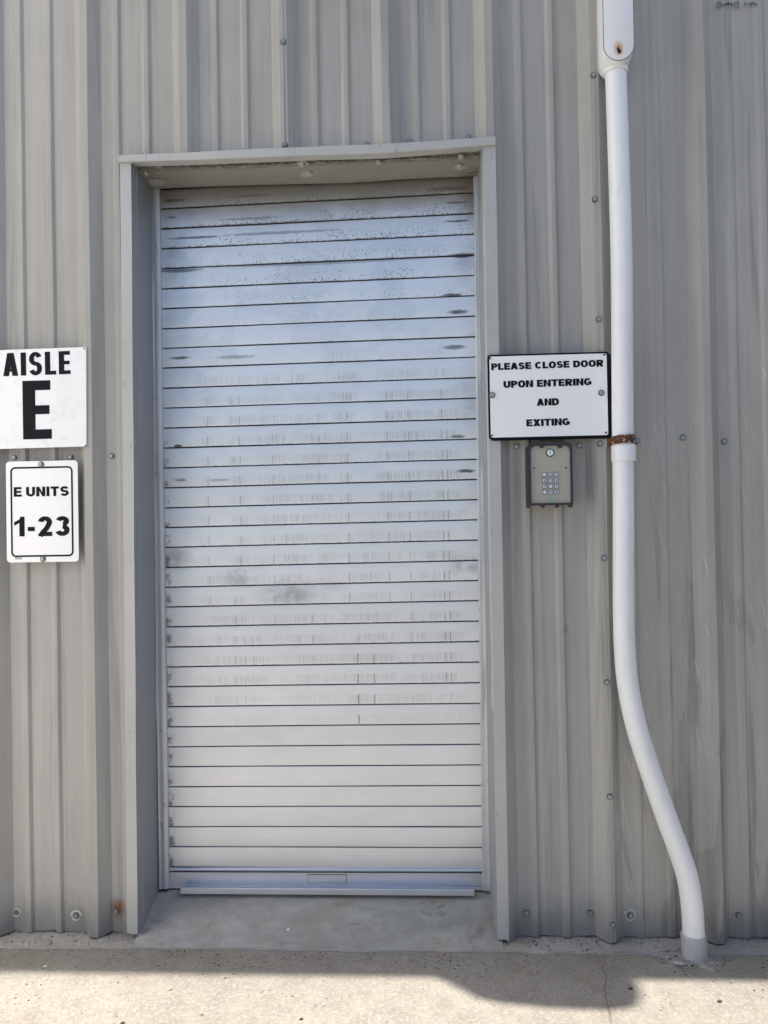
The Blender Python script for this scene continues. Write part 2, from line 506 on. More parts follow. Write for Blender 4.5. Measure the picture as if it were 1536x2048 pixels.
# door trim: outer strip with a return into the opening
def jamb(top_o, top_i, bot_i, bot_o, side):
    """side +1: left jamb, return goes back on its right; points are px, py of the strip's corners"""
    yo = -.0365
    TO, TI, BI, BO = [W(*p, yo) for p in (top_o, top_i, bot_i, bot_o)]
    bm = B(); n = 14; rows = []
    for k in range(n+1):
        t = k/n; a = BO.lerp(TO, t); b = BI.lerp(TI, t)
        wv = .0006*math.sin(t*23)
        o = [(a.x-side*.001, -.012, a.z), (a.x, yo, a.z), (b.x+wv, yo, b.z), (b.x+side*.003+wv, -.012, max(b.z, .0195)),
             (b.x+side*.0035+wv, -.006, max(b.z, .026)), (b.x+side*.006, .0, max(b.z, .03)), (b.x+side*.007, .128, max(b.z, .062))]
        rows.append(o)
    vv = sheet(bm, rows); bm.normal_update()
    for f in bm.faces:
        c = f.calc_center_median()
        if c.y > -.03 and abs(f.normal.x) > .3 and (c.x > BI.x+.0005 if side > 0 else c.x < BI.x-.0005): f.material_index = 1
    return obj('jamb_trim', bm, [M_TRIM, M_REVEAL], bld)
jamb((240, 322), (262, 322), (275, 1869), (254, 1867), 1)
jamb((991, 286), (967, 289), (995, 1879), (1018, 1880), -1)

# header: proud strip, slightly kinked, drip fold and soffit
def header():
    yo = -.046
    top = [W(*p, yo) for p in ((237, 310), (380, 304), (512, 297), (640, 292), (755, 288), (870, 281), (991, 272))]
    bot = [W(*p, yo) for p in ((237, 323), (380, 319), (512, 314), (640, 309), (762, 306), (870, 298), (991, 288))]
    bm = B(); rows = []
    for a, b in zip(top, bot):
        rows.append([(a.x, .004, a.z+.004), (a.x, yo+.004, a.z+.001), (a.x, yo, a.z-.001), (b.x, yo-.001, b.z+.001), (b.x, yo+.001, b.z-.001), (b.x, yo+.012, b.z-.0005), (b.x, -.006, b.z+.002)])
    sheet(bm, rows)
    for k in (0, -1):
        r = rows[k]; quad(bm, [r[0], r[1], r[2], r[3]]) if False else None
    return obj('header_trim', bm, M_TRIM, bld), bot
hd, hbot = header()
zf = 2.3285
bm = B(); rows = []
nx = 24
for i in range(nx+1):
    t = i/nx; x = -.868+(.208+.868)*t
    sag = -.0035*math.exp(-((t-.62)/.12)**2) + .0012*math.sin(t*9)
    gap = .0012*math.sin(t*31)+.001*math.sin(t*13)
    rows.append([(x, -.004, zf+.010), (x, .012, zf+.0095), (x, .0125+gap, zf+.001), (x, .016, zf-.001+gap*.6), (x, .124, 2.319+sag), (x, .132, 2.322+sag), (x, .136, 2.36)])
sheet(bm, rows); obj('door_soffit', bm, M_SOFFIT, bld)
bm = B(); box(bm, (-.87, .0135, zf+.004), (.21, .02, zf+.012)); obj('soffit_crack', bm, M_DARK, bld)

# caulk along the foot of each jamb
for pts in (((314.5, 1817, .118), (305, 1831, .075), (296, 1850, .03), (288, 1862, -.01)), ((979, 1818, .105), (983, 1826, .085), (989, 1845, .04), (993, 1866, -.005))):
    bm = B(); P = smooth_path([W(*q) for q in pts], 6)
    tube(bm, P, [.0012+.0022*random.random() for _ in P], 6); obj('caulk_strip', bm, M_SEAL2, bld, 60)
# ---- roll-up door
YD = .142
LY = [418, 457.6, 497.3, 537, 577.5, 617, 657, 696.4, 735.6, 776, 816, 856, 895.6, 935.6, 975.4, 1015.4, 1054.6, 1094.4, 1134.6, 1174, 1213.6, 1253.4, 1293.6, 1333.4, 1373, 1413, 1453, 1493, 1533, 1573, 1612.6, 1653, 1693, 1733]
RY = [385, 426.5, 468, 509.4, 550, 590.6, 631.6, 672.6, 713.4, 754.6, 795.6, 836.8, 877.4, 918, 958.2, 998.6, 1039, 1079.4, 1120, 1160.4, 1200.6, 1241.4, 1282.4, 1323.6, 1364.8, 1406, 1447, 1488, 1529, 1570.2, 1612, 1653, 1694.4, 1739]
def lx(py): return 319+(338-319)*(py-380)/(1778-380)
def rx(py): return 947+(965-947)*(py-350)/(1776-350)
ZLn = [W(lx(p), p, YD).z for p in LY]; ZRn = [W(rx(p), p, YD).z for p in RY]
ZLn = [2*ZLn[0]-ZLn[1]] + ZLn; ZRn = [2*ZRn[0]-ZRn[1]] + ZRn
DXL, DXR = -.845, .192
NSL = len(ZLn)-1
def door_z(x, v):
    """height on the curtain at x for slat coordinate v (0 = top line)"""
    k = min(max(int(math.floor(v)), 0), NSL-1); f = v-k
    t = (x+.828)/(.172+.828)
    zl = ZLn[k]+(ZLn[k+1]-ZLn[k])*f; zr = ZRn[k]+(ZRn[k+1]-ZRn[k])*f
    return zl+(zr-zl)*t
def door_uv(px, py):
    p = W(px, py, YD); t = (p.x+.828)/1.0
    zz = [a+(b-a)*t for a, b in zip(ZLn, ZRn)]
    for k in range(NSL):
        if zz[k] >= p.z > zz[k+1]: return p.x, k+(zz[k]-p.z)/(zz[k]-zz[k+1])
    return p.x, 0

def curtain_mat():
    m = Mat('brushed_door_aluminium'); uv = m.uv(); u, v, _ = m.sep(uv); p = m.pos()
    fr = m.ma('FRACT', v); ix = m.ma('FLOOR', v)
    rnd = m.noise(m.comb(m.mul(ix, 7.31), 3.3, 0), 1, 0)
    big = m.noise(m.comb(m.mul(u, 3.0), m.mul(v, .33), 0), 1, 4, .6)
    cloud = m.noise(m.comb(m.mul(u, 9), m.mul(v, .9), 5), 1, 4, .6)
    grain = m.noise(p, 520, 2, .6)
    brush = m.noise(m.comb(m.mul(u, 8), m.mul(v, 26), 1), 1, 3, .6)
    f = m.add(.59, m.add(m.mul(big, .16), m.add(m.mul(cloud, .16), m.add(m.mul(grain, .14), m.add(m.mul(brush, .1), m.mul(rnd, .14))))))
    col = m.scale((.725, .76, .825), f)
    dirt = 0.0
    # rub marks: upright ticks on the lower half of the middle slats, the same places slat after slat
    jit = m.mul(ix, .12)
    shared = m.noise(m.comb(m.mul(u, 150), 0.5, 0), 1, 2, .6)
    own = m.noise(m.comb(m.mul(u, 210), jit, m.mul(fr, .12)), 1, 2, .6)
    zone = m.noise(m.comb(m.mul(u, 9), m.mul(ix, .09), 2), 1, 3, .5)
    ticks = m.mul(m.ss(m.add(m.mul(shared, .55), m.mul(own, .5)), .545, .66), m.ss(zone, .36, .55))
    ticks = m.mul(ticks, m.mul(m.ss(m.add(fr, m.mul(m.sub(m.noise(m.comb(m.mul(u, 45), m.mul(ix, .6), 5), 1, 3, .6), .5), .5)), .45, .66), m.ss(fr, 1.0, .9)))
    rng = m.mul(m.ss(v, 7.0, 10.5), m.ss(m.add(v, m.mul(m.noise(m.comb(m.mul(u, 5), 4, 0), 1, 2), 5)), 31.5, 26))
    ends = m.mul(m.ss(u, -.77, -.66), m.ss(u, .15, .10))
    tk = m.mul(m.mul(ticks, rng), m.mul(ends, m.ss(m.noise(m.comb(m.mul(u, 6), m.mul(v, .5), 3), 1, 4, .6), .34, .62, .10, .46)))
    hz = m.noise(m.comb(m.mul(u, 230), m.mul(ix, .7), 0), 1, 2, .6)
    haze = m.mul(m.mul(m.ss(fr, .40, .62), m.ss(fr, 1.0, .80)), m.mul(m.ss(zone, .3, .6), m.ss(hz, .3, .75)))
    tk = m.mx(tk, m.mul(m.mul(haze, m.mul(rng, ends)), .34))
    col = m.mix(tk, col, (.16, .17, .185))
    # a few strong ticks at one place
    for px, s0, s1, k in ((714, 22.5, 27, .8), (746, 22.5, 26, .6), (700, 10, 21, .45), (780, 10, 21, .4), (890, 10, 25, .45), (900, 12, 25, .45), (823, 10, 23, .35), (420, 10, 21, .3), (484, 10, 21, .35), (550, 12, 22, .3)):
        cu = door_uv(px, 1200)[0]
        wv = m.mul(m.sub(m.noise(m.comb(m.mul(v, 2.7), px*.1, 0), 1, 1), .5), .006)
        a = m.ss(m.ma('ABSOLUTE', m.sub(m.add(u, wv), cu)), .0030, .0008)
        b = m.mul(m.mul(m.ss(fr, .48, .54), m.ss(fr, .99, .94)), m.mul(m.ss(v, s0, s0+.8), m.ss(v, s1+.8, s1)))
        col = m.mix(m.mul(m.mul(a, b), m.mul(k, m.ss(m.noise(m.comb(m.mul(u, 300), m.mul(v, 9), 0), 1, 2), .3, .5))), col, (.10, .105, .115))
    # paint specks on the upper slats
    sp = m.ss(m.noise(p, 215, 2, .6), .575, .62)
    spm = m.mul(m.mul(m.ss(v, 8.5, 4.0), m.ss(fr, .22, .8)), m.mul(m.ss(m.noise(m.comb(m.mul(u, 7), m.mul(v, 1.1), 8), 1, 3), .33, .55), m.ss(u, -.83, -.55)))
    spk = m.mul(sp, spm)
    # crusty lower edges of the upper slats
    en = m.noise(m.comb(m.mul(u, 120), m.mul(v, 6), 4), 1, 4, .7)
    ed = m.mul(m.ss(m.add(fr, m.mul(m.sub(en, .5), .34)), .90, 1.0), m.ss(v, 7.5, 2.0))
    col = m.mix(m.mul(spk, .8), col, (.06, .06, .065))
    ed = m.mul(ed, m.ss(m.noise(m.comb(m.mul(u, 60), m.mul(v, 3), 6), 1, 3), .35, .58))
    col = m.mix(m.mul(ed, .85), col, m.mix(m.ss(en, .4, .6), (.03, .024, .02), (.17, .12, .07)))
    # fringe just over the gap on every slat
    fz = m.mul(m.ss(m.add(fr, m.mul(m.sub(m.noise(m.comb(m.mul(u, 170), m.mul(ix, 2.2), 0), 1, 3, .7), .5), .16)), .965, .995), m.ss(v, 29, 24))
    col = m.mix(m.mul(fz, .7), col, (.07, .075, .085))
    # dry overspray bloom on the upper slats
    bl = m.mul(m.ss(m.noise(m.comb(m.mul(u, 4.2), m.mul(v, .42), 9), 1, 4, .6, .5), .47, .52), m.mul(m.ss(v, 2, 4), m.ss(v, 11, 8)))
    col = m.mix(m.mul(bl, .3), col, (.88, .89, .92))
    # long scuffs
    scr = m.noise(m.comb(m.mul(u, 48), m.mul(v, 30), 1), 1, 6, .8)
    for px, py, L, H, k in ((905, 590, 26, 3.5, .9), (916, 624, 24, 5, .85), (909, 694, 28, 5, .75), (916, 873, 18, 4, .8), (931, 942, 24, 4, .9), (925, 511, 30, 5, .9),
                            (361, 716, 24, 3.5, .85), (470, 714, 52, 4, .45), (356, 892, 13, 3, .95), (361, 960, 16, 4, .6), (440, 960, 30, 3, .45), (360, 541, 55, 5, .75),
                            (640, 526, 250, 4, .4), (390, 475, 70, 3, .75), (560, 465, 150, 3.5, .5), (500, 437, 80, 2.5, .5), (345, 435, 14, 2, .8), (912, 405, 26, 2.5, .8), (915, 442, 32, 2.5, .85), (350, 401, 32, 4, .9), (500, 392, 60, 3, .5), (900, 377, 60, 5, .7)):
        cu, cv = door_uv(px, py); Lm = L/640; Hm = H/40
        bm_ = blob(m, u, v, cu, cv, Lm*1.5, Hm*1.7)
        mk = m.mul(m.ss(m.add(m.mul(bm_, .6), m.mul(scr, 1.9)), 1.22, 1.46), m.ss(bm_, .02, .22))
        col = m.mix(m.mul(mk, k), col, (.13, .06, .04) if py in (377,) else (.055, .06, .07))
    # soft smudges
    for px, py, L, H, k in ((575, 1188, 60, 26, .5), (480, 1155, 55, 22, .45), (350, 1118, 40, 26, .45), (935, 1128, 50, 22, .42), (640, 1170, 60, 14, .2), (345, 515, 30, 60, .25), (930, 530, 26, 40, .25), (935, 800, 22, 60, .28), (400, 760, 60, 60, .12), (940, 1000, 20, 90, .12)):
        cu, cv = door_uv(px, py)
        mk = m.mul(blob(m, u, v, cu, cv, L/500, H/30), m.ss(m.noise(m.comb(m.mul(u, 17), m.mul(v, 1.3), 7), 1, 5, .65), .28, .66))
        col = m.mix(m.mul(mk, k), col, (.12, .135, .15))
    # rust creeping in from the top right corner
    rn = m.noise(m.comb(m.mul(u, 60), m.mul(v, 4), 3), 1, 5, .7)
    ru = m.mul(m.ss(m.add(u, m.mul(m.sub(rn, .5), .09)), .10, .19), m.ss(v, 3.4, .9))
    col = m.mix(m.mul(ru, .8), col, m.mix(m.ss(rn, .4, .6), (.045, .03, .02), (.30, .17, .07)))
    # grimy end of the slats by the guides
    eg = m.mul(m.ss(m.add(u, m.mul(m.sub(m.noise(m.comb(m.mul(u, 40), m.mul(v, 5), 0), 1, 3), .5), .03)), -.808, -.822), m.mul(m.ss(m.add(fr, m.mul(rnd, .6)), .5, .85), m.mul(m.ss(v, 9, 16), m.ss(m.noise(m.comb(m.mul(u, 30), m.mul(v, 1.9), 11), 1, 4, .7), .42, .58))))
    col = m.mix(m.mul(eg, .75), col, (.10, .10, .105))
    soffit_shade = m.ss(m.add(v, m.mul(m.sub(cloud, .5), 1.6)), 2.6, .3)  # shade under the soffit painted into the top slats as brown mottling
    col = m.mix(m.mul(soffit_shade, .8), col, m.mix(m.ss(cloud, .4, .65), (.21, .195, .165), (.135, .105, .075)))
    m.bump(m.add(m.mul(brush, .5), m.add(m.mul(grain, .35), m.mul(cloud, 2.0))), .22, .0008)
    return m.out(col, m.add(.29, m.add(m.mul(cloud, .14), m.mul(tk, .3))), .66, .5)
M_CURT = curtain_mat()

bm = B(); uvl = bm.loops.layers.uv.new('UVMap')
prof = [(0.0, .007, 1), (.010, .005, 1), (.040, .0045, 1), (.042, .0012, 0), (.056, .0002, 0), (.10, 0, 0), (.35, -.0004, 0), (.6, -.0006, 0), (.85, -.0003, 0), (.982, .0001, 0), (.988, .0008, 1), (1.0, .006, 1)]
nxd = 24
for k in range(NSL):
    off = random.uniform(-.0008, .0008)
    rows = []
    for (t, dy, mi) in prof:
        r = []
        for i in range(nxd+1):
            x = DXL+(DXR-DXL)*i/nxd
            bow = .0012*math.sin(k*1.7+x*3.1)+.0006*math.sin(k*3.1+x*11)
            r.append((Vector((x, YD+dy+off+bow*(1 if dy < .006 else .3), door_z(x, min(k+t, NSL-1e-6)))), x, k+t))
        rows.append(r)
    vv = [[bm.verts.new(q[0]) for q in r] for r in rows]
    for a in range(len(prof)-1):
        dark = prof[a][2] and prof[a+1][2]
        for i in range(nxd):
            f = bm.faces.new((vv[a][i], vv[a][i+1], vv[a+1][i+1], vv[a+1][i])); f.material_index = 1 if dark else 0; f.smooth = False
            for l, q in zip(f.loops, (rows[a][i], rows[a][i+1], rows[a+1][i+1], rows[a+1][i])):
                l[uvl].uv = (q[1], q[2])
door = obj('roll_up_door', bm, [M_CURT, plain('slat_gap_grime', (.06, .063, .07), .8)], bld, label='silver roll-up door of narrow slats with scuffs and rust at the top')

# bottom bar, bead, angle lip, blank plate
def zline(py_l, py_r, y): return W(lx(py_l), py_l, y).z, W(rx(py_r), py_r, y).z
def bar_strip(bm, zl0, zr0, zl1, zr1, y0, y1, x0=-.838, x1=.186, bev=.0015):
    t0, t1 = (x0+.828), (x1+.828)
    f = lambda a, b, t: a+(b-a)*t
    pts = [(x0, f(zl0, zr0, t0)), (x1, f(zl0, zr0, t1)), (x1, f(zl1, zr1, t1)), (x0, f(zl1, zr1, t0))]
    prism(bm, pts, y0, y1)
a0 = zline(1744, 1746, YD); a1 = zline(1770, 1771, YD)
bm = B(); bar_strip(bm, *a0, *a1, YD-.002, YD+.02); obj('bottom_bar', bm, M_BAR, door)
bm = B()
zl, zr = zline(1738, 1740, YD)
tube(bm, [(DXL+.008+1.02*t, YD+.0005, zl+(zr-zl)*t) for t in (0, .25, .5, .75, 1)], .0062, 14)
obj('bar_bead', bm, M_BAR, door, 60)
lz = (W(640, 1771, YD).z+.0, )
bm = B(); z0 = W(660, 1771.5, YD-.004).z; z1 = W(660, 1776.5, YD-.0065).z
box(bm, (-.835, YD-.0065, z1-.004), (.183, YD+.018, z0+.0005), .0012)
obj('bar_flange', bm, M_BAR, door)
bm = B(); yl = .098
xa, xb = W(361, 1785, yl).x, W(949, 1785, yl).x
zt, zb_ = W(650, 1778.5, yl).z, W(650, 1789.5, yl).z
# angle: top leg runs back to the bar, front leg hangs down
rows = []
for x in (xa, xb):
    rows.append([(x, YD-.004, z1+.001), (x, yl+.003, zt+.001), (x, yl, zt-.001), (x, yl, zb_), (x, yl+.003, zb_), (x, yl+.003, zt-.004), (x, YD-.004, z1-.0035)])
vv = sheet(bm, rows)
bm.faces.new(vv[0]); bm.faces.new(list(reversed(vv[1])))
bm.faces.new((vv[0][0], vv[0][-1], vv[1][-1], vv[1][0]))
obj('bar_lip', bm, M_BAR, door)
bm = B(); a, b = W(616, 1749.5, YD-.004), W(693, 1765.5, YD-.004)
prism(bm, rrect(a.x, b.z, b.x, a.z, .002, 3), YD-.0042, YD-.0015)
for px in (618.5, 690.5):
    q = W(px, 1757.5, YD-.005); prism(bm, circle(q.x, q.z, .0022, 10), YD-.006, YD-.004)
M_PLATE = paint_mat('plate_aluminium', (.52, .55, .60), .42, .2, .6, .1)
obj('blank_plate', bm, M_PLATE, door)
bm = B()
prism(bm, rrect(a.x-.0014, b.z-.0014, b.x+.0014, a.z+.0014, .002, 3), YD-.0026, YD-.0015)
obj('plate_edge', bm, M_DARK, door)
# black rubber seal under the bar
bm = B(); box(bm, (-.84, YD-.004, .074), (.19, YD+.02, z1-.003)); obj('bottom_seal', bm, M_DARK, door)

# guide rails
def guide(tl, tr, bl, br, side):
    y = .126
    T0, T1, B0, B1 = [W(*p, y) for p in (tl, tr, bl, br)]
    bm = B(); rows = []; n = 30
    for k in range(n+1):
        t = k/n; a = B0.lerp(T0, t).x; b = B1.lerp(T1, t).x
        z = .082+(2.335-.082)*t
        wv = .0012*math.sin(t*17)+.0007*math.sin(t*41)
        if side > 0: r = [(a-.004, .134, z), (a-.001, .122, z), (a+.002+wv, .1195, z), (a+.0045+wv, .1205, z), (a+.008+wv, .127, z), (a+.013, .125, z), (b-.006, .126, z), (b-.001, .129, z), (b, .150, z)]
        else: r = [(a, .150, z), (a+.001, .129, z), (a+.004, .126, z), (b-.006, .126, z), (b-.002+wv, .123, z), (b, .120, z), (b+.004, .125, z), (b+.006, .134, z)]
        rows.append(r)
    sheet(bm, rows)
    return obj('guide_rail', bm, M_GALV, door, 40)
guide((300, 380), (319, 380), (319, 1780), (338, 1780), 1)
bm = B(); box(bm, (-.872, .131, .07), (-.835, .137, 2.33)); obj('guide_gap', bm, M_DARK, bld)
guide((947, 350), (960, 350), (965, 1780), (980, 1780), -1)

# ---- hex screws with washers
def screw_mesh(r=.0052, h=.0075, wr=.0090, mats=(0, 1)):
    bm = B()
    prism(bm, circle(0, 0, wr, 20), -.0016, .002, mat=mats[1], side=mats[1])
    hx = [(r*math.cos(math.radians(60*k+17)), r*math.sin(math.radians(60*k+17))) for k in range(6)]
    prism(bm, circle(0, 0, r*1.25, 18), -.0030, -.0016, mat=mats[0], side=mats[0])
    hx2 = [(p[0]*.86, p[1]*.86) for p in hx]
    f0 = [bm.verts.new((p[0], -.0030, p[1])) for p in hx]; f1 = [bm.verts.new((p[0], -h*.86, p[1])) for p in hx]; f2 = [bm.verts.new((p[0], -h, p[1])) for p in hx2]
    for ra, rb in ((f0, f1), (f1, f2)):
        for k in range(6):
            q = bm.faces.new((ra[k], ra[(k+1) % 6], rb[(k+1) % 6], rb[k])); q.material_index = mats[0]
    q = bm.faces.new(f2); q.material_index = mats[0]
    bmesh.ops.recalc_face_normals(bm, faces=bm.faces)
    me = bpy.data.meshes.new('screw'); bm.to_mesh(me); bm.free()
    return me
SCREW = screw_mesh(); SCREW.materials.append(M_SCREW); SCREW.materials.append(M_WASHER)
SCREWP = screw_mesh(); SCREWP.materials.append(M_SCREWP); SCREWP.materials.append(M_SCREWP)
def screw(px, py, y, parent, sc=1.0, me=None, name='screw'):
    p = W(px, py, y-.003)
    o = bpy.data.objects.new(name, me or SCREW); COL.objects.link(o); o.parent = parent
    o.location = Vector((p.x, y, p.z)) - wloc(parent); o.scale = (sc, sc, sc)
    o.rotation_euler = (random.uniform(-.08, .08), random.uniform(0, 1), random.uniform(-.08, .08))
    return o
YR = -RD-.0012
for px, py in ((566, 83), (569, 289), (1187, 150), (1190, 398), (1198, 638), (1209, 1116), (1214, 1365), (1220, 1594), (1226, 1850)):
    screw(px, py, YR, bld)
for px, py in ((28, 915), (141, 914), (223, 912), (733, 289), (820, 284), (937, 274), (1033, 893), (1159, 891), (1366, 875), (1449, 883), (152, 1832), (232, 1823), (1053, 1827), (1180, 1826), (1261, 1832), (1478, 1831)):
    screw(px, py, -.0005, bld)
# pale smears of sealant round a few screws
M_RING = plain('dried_sealant_smear', (.50, .50, .47), .7, 0, .5, 120)
for px, py, r0, r1, y in ((1261, 1830, .012, .017, -.0012), (152, 1831, .011, .0155, -.0012), (33, 1825, .0085, .0125, -.0012)):
    q = W(px, py, y); bm = B(); n = 24
    outl = [(q.x+r1*(1+.12*math.sin(3*a)+.06*math.sin(7*a))*math.cos(a), q.z+r1*(1.15+.1*math.sin(2*a+1))*math.sin(a)) for a in [2*math.pi*k/n for k in range(n)]]
    flatpoly(bm, outl, y, [circle(q.x, q.z, r0, 20)])
    obj('sealant_smear', bm, M_RING, bld)
bm = B(); q = W(33, 1825, -.001); prism(bm, circle(q.x, q.z, .0075, 18), -.0028, .001); obj('hole_plug', bm, M_WASHER, bld)
# screws of the soffit, heads downward
SOFM = SCREWP
for px, py, y in ((293, 348, .035), (313, 364, .088), (605, 331, .045), (619, 349, .095), (758, 327, .050), (922, 316, .052), (920, 335, .095)):
    zz = zf-.001+(2.319-zf)*(y-.016)/.108
    d = FWD*FPX + RGT*(px-768) + UPV*(1024-py); q = CAM + d*((zz-.004-CAM.z)/d.z)
    o = bpy.data.objects.new('soffit_screw', SOFM); COL.objects.link(o); o.parent = bld; o.location = (q.x, q.y, zz-.0002); o.rotation_euler = (math.radians(90), random.random(), 0)
for px, py, r in ((618, 349, .021), (314, 364, .02), (606, 331, .014), (920, 335, .016)):
    d = FWD*FPX + RGT*(px-768) + UPV*(1024-py); q = CAM + d*((2.3215-CAM.z)/d.z)
    zz = zf-.001+(2.319-zf)*(q.y-.016)/.108-.0009
    bm = B(); n = 22; bm.faces.new([bm.verts.new((q.x+r*1.3*math.cos(a)*(1+.06*math.sin(3*a)), q.y+r*math.sin(a), zz-(r*math.sin(a))*.083)) for a in [2*math.pi*k/n for k in range(n)]])
    obj('washer_mark', bm, plain('washer_mark_paint', (.36, .36, .335), .6), bld)

# felt-pen writing high on the right panel
def pen(strokes, y, r):
    bm = B()
    for st in strokes:
        P = smooth_path([W(1416+a/12.8, b/12.8, y) for a, b in st], 4)
        rows = []
        for i, p in enumerate(P):
            t = (P[min(i+1, len(P)-1)]-P[max(i-1, 0)]).normalized(); nn = Vector((-t.z, 0, t.x))*r
            rows.append([tuple(p-nn), tuple(p+nn)])
        sheet(bm, rows)
    return bm
strokes = [[(245, 62), (236, 110), (228, 172)], [(245, 60), (300, 42), (322, 62), (300, 95), (268, 104), (330, 110), (352, 130), (320, 172), (262, 182), (228, 170)],
           [(378, 96), (376, 125), (400, 130), (425, 104), (430, 122)], [(448, 96), (446, 122)], [(466, 50), (463, 118)], [(512, 98), (488, 100), (490, 118), (514, 112), (522, 50), (516, 120)], [(536, 92), (540, 118)], [(556, 118), (560, 92), (578, 96), (580, 118)], [(616, 90), (588, 96), (594, 116), (616, 108), (618, 142), (600, 156), (570, 152)],
           [(800, 56), (770, 42), (715, 52), (665, 100), (668, 145), (710, 170), (758, 170)], [(712, 110), (745, 92), (778, 92), (782, 150), (774, 240)],
           [(950, 40), (940, 90), (938, 130), (992, 126)], [(1022, 82), (1020, 128)], [(1023, 58), (1024, 62)], [(1092, 82), (1066, 88), (1068, 110), (1092, 104), (1096, 150), (1078, 168)], [(1116, 50), (1112, 112)], [(1112, 94), (1130, 84), (1136, 110)], [(1160, 40), (1158, 112), (1172, 114)], [(1144, 66), (1178, 62)], [(1236, 80), (1206, 84), (1210, 100), (1236, 108), (1228, 128), (1190, 130)]]
obj('handwriting', pen(strokes, -.0088, .0014), plain('faded_felt_pen', (.10, .10, .10), .7), bld, label='faint handwritten note reading Building G Lights')

# roof, gutter and the walls that close the building
bm = B(); box(bm, (xw0-.05, -.150, ZT-.005), (xw1+.05, -.005, ZT+.09), .004); quad(bm, [(xw0-.05, -.001, ZT+.02), (xw1+.05, -.001, ZT+.02), (xw1+.05, -.001, ZT-.005), (xw0-.05, -.001, ZT-.005)])
obj('eave_trim', bm, M_TRIM, bld)
bm = B()
rows = [[(x, -.152, ZT+.092), (x, 4.5, ZT+.45), (x, 9.0, ZT+.1)] for x in (xw0-.06, 0, xw1+.06)]
sheet(bm, rows); obj('roof', bm, M_TRIM, bld)
bm = B()
for x in (xw0+.02, xw1-.02):
    bm = B(); quad(bm, [(x, .0, .0), (x, 9, .0), (x, 9, ZT+.1), (x, 4.5, ZT+.44), (x, .0, ZT+.08)]); obj('end_wall', bm, M_SIDE, bld)
bm = B(); quad(bm, [(xw0+.02, 9, 0), (xw1-.02, 9, 0), (xw1-.02, 9, ZT+.1), (xw0+.02, 9, ZT+.1)]); obj('back_wall', bm, M_SIDE, bld)
bm = B(); box(bm, (-.9, .22, .0), (.24, .9, 2.5)); obj('door_light_block', bm, M_DARK, bld)  # dark box added behind the door to keep light from leaking through

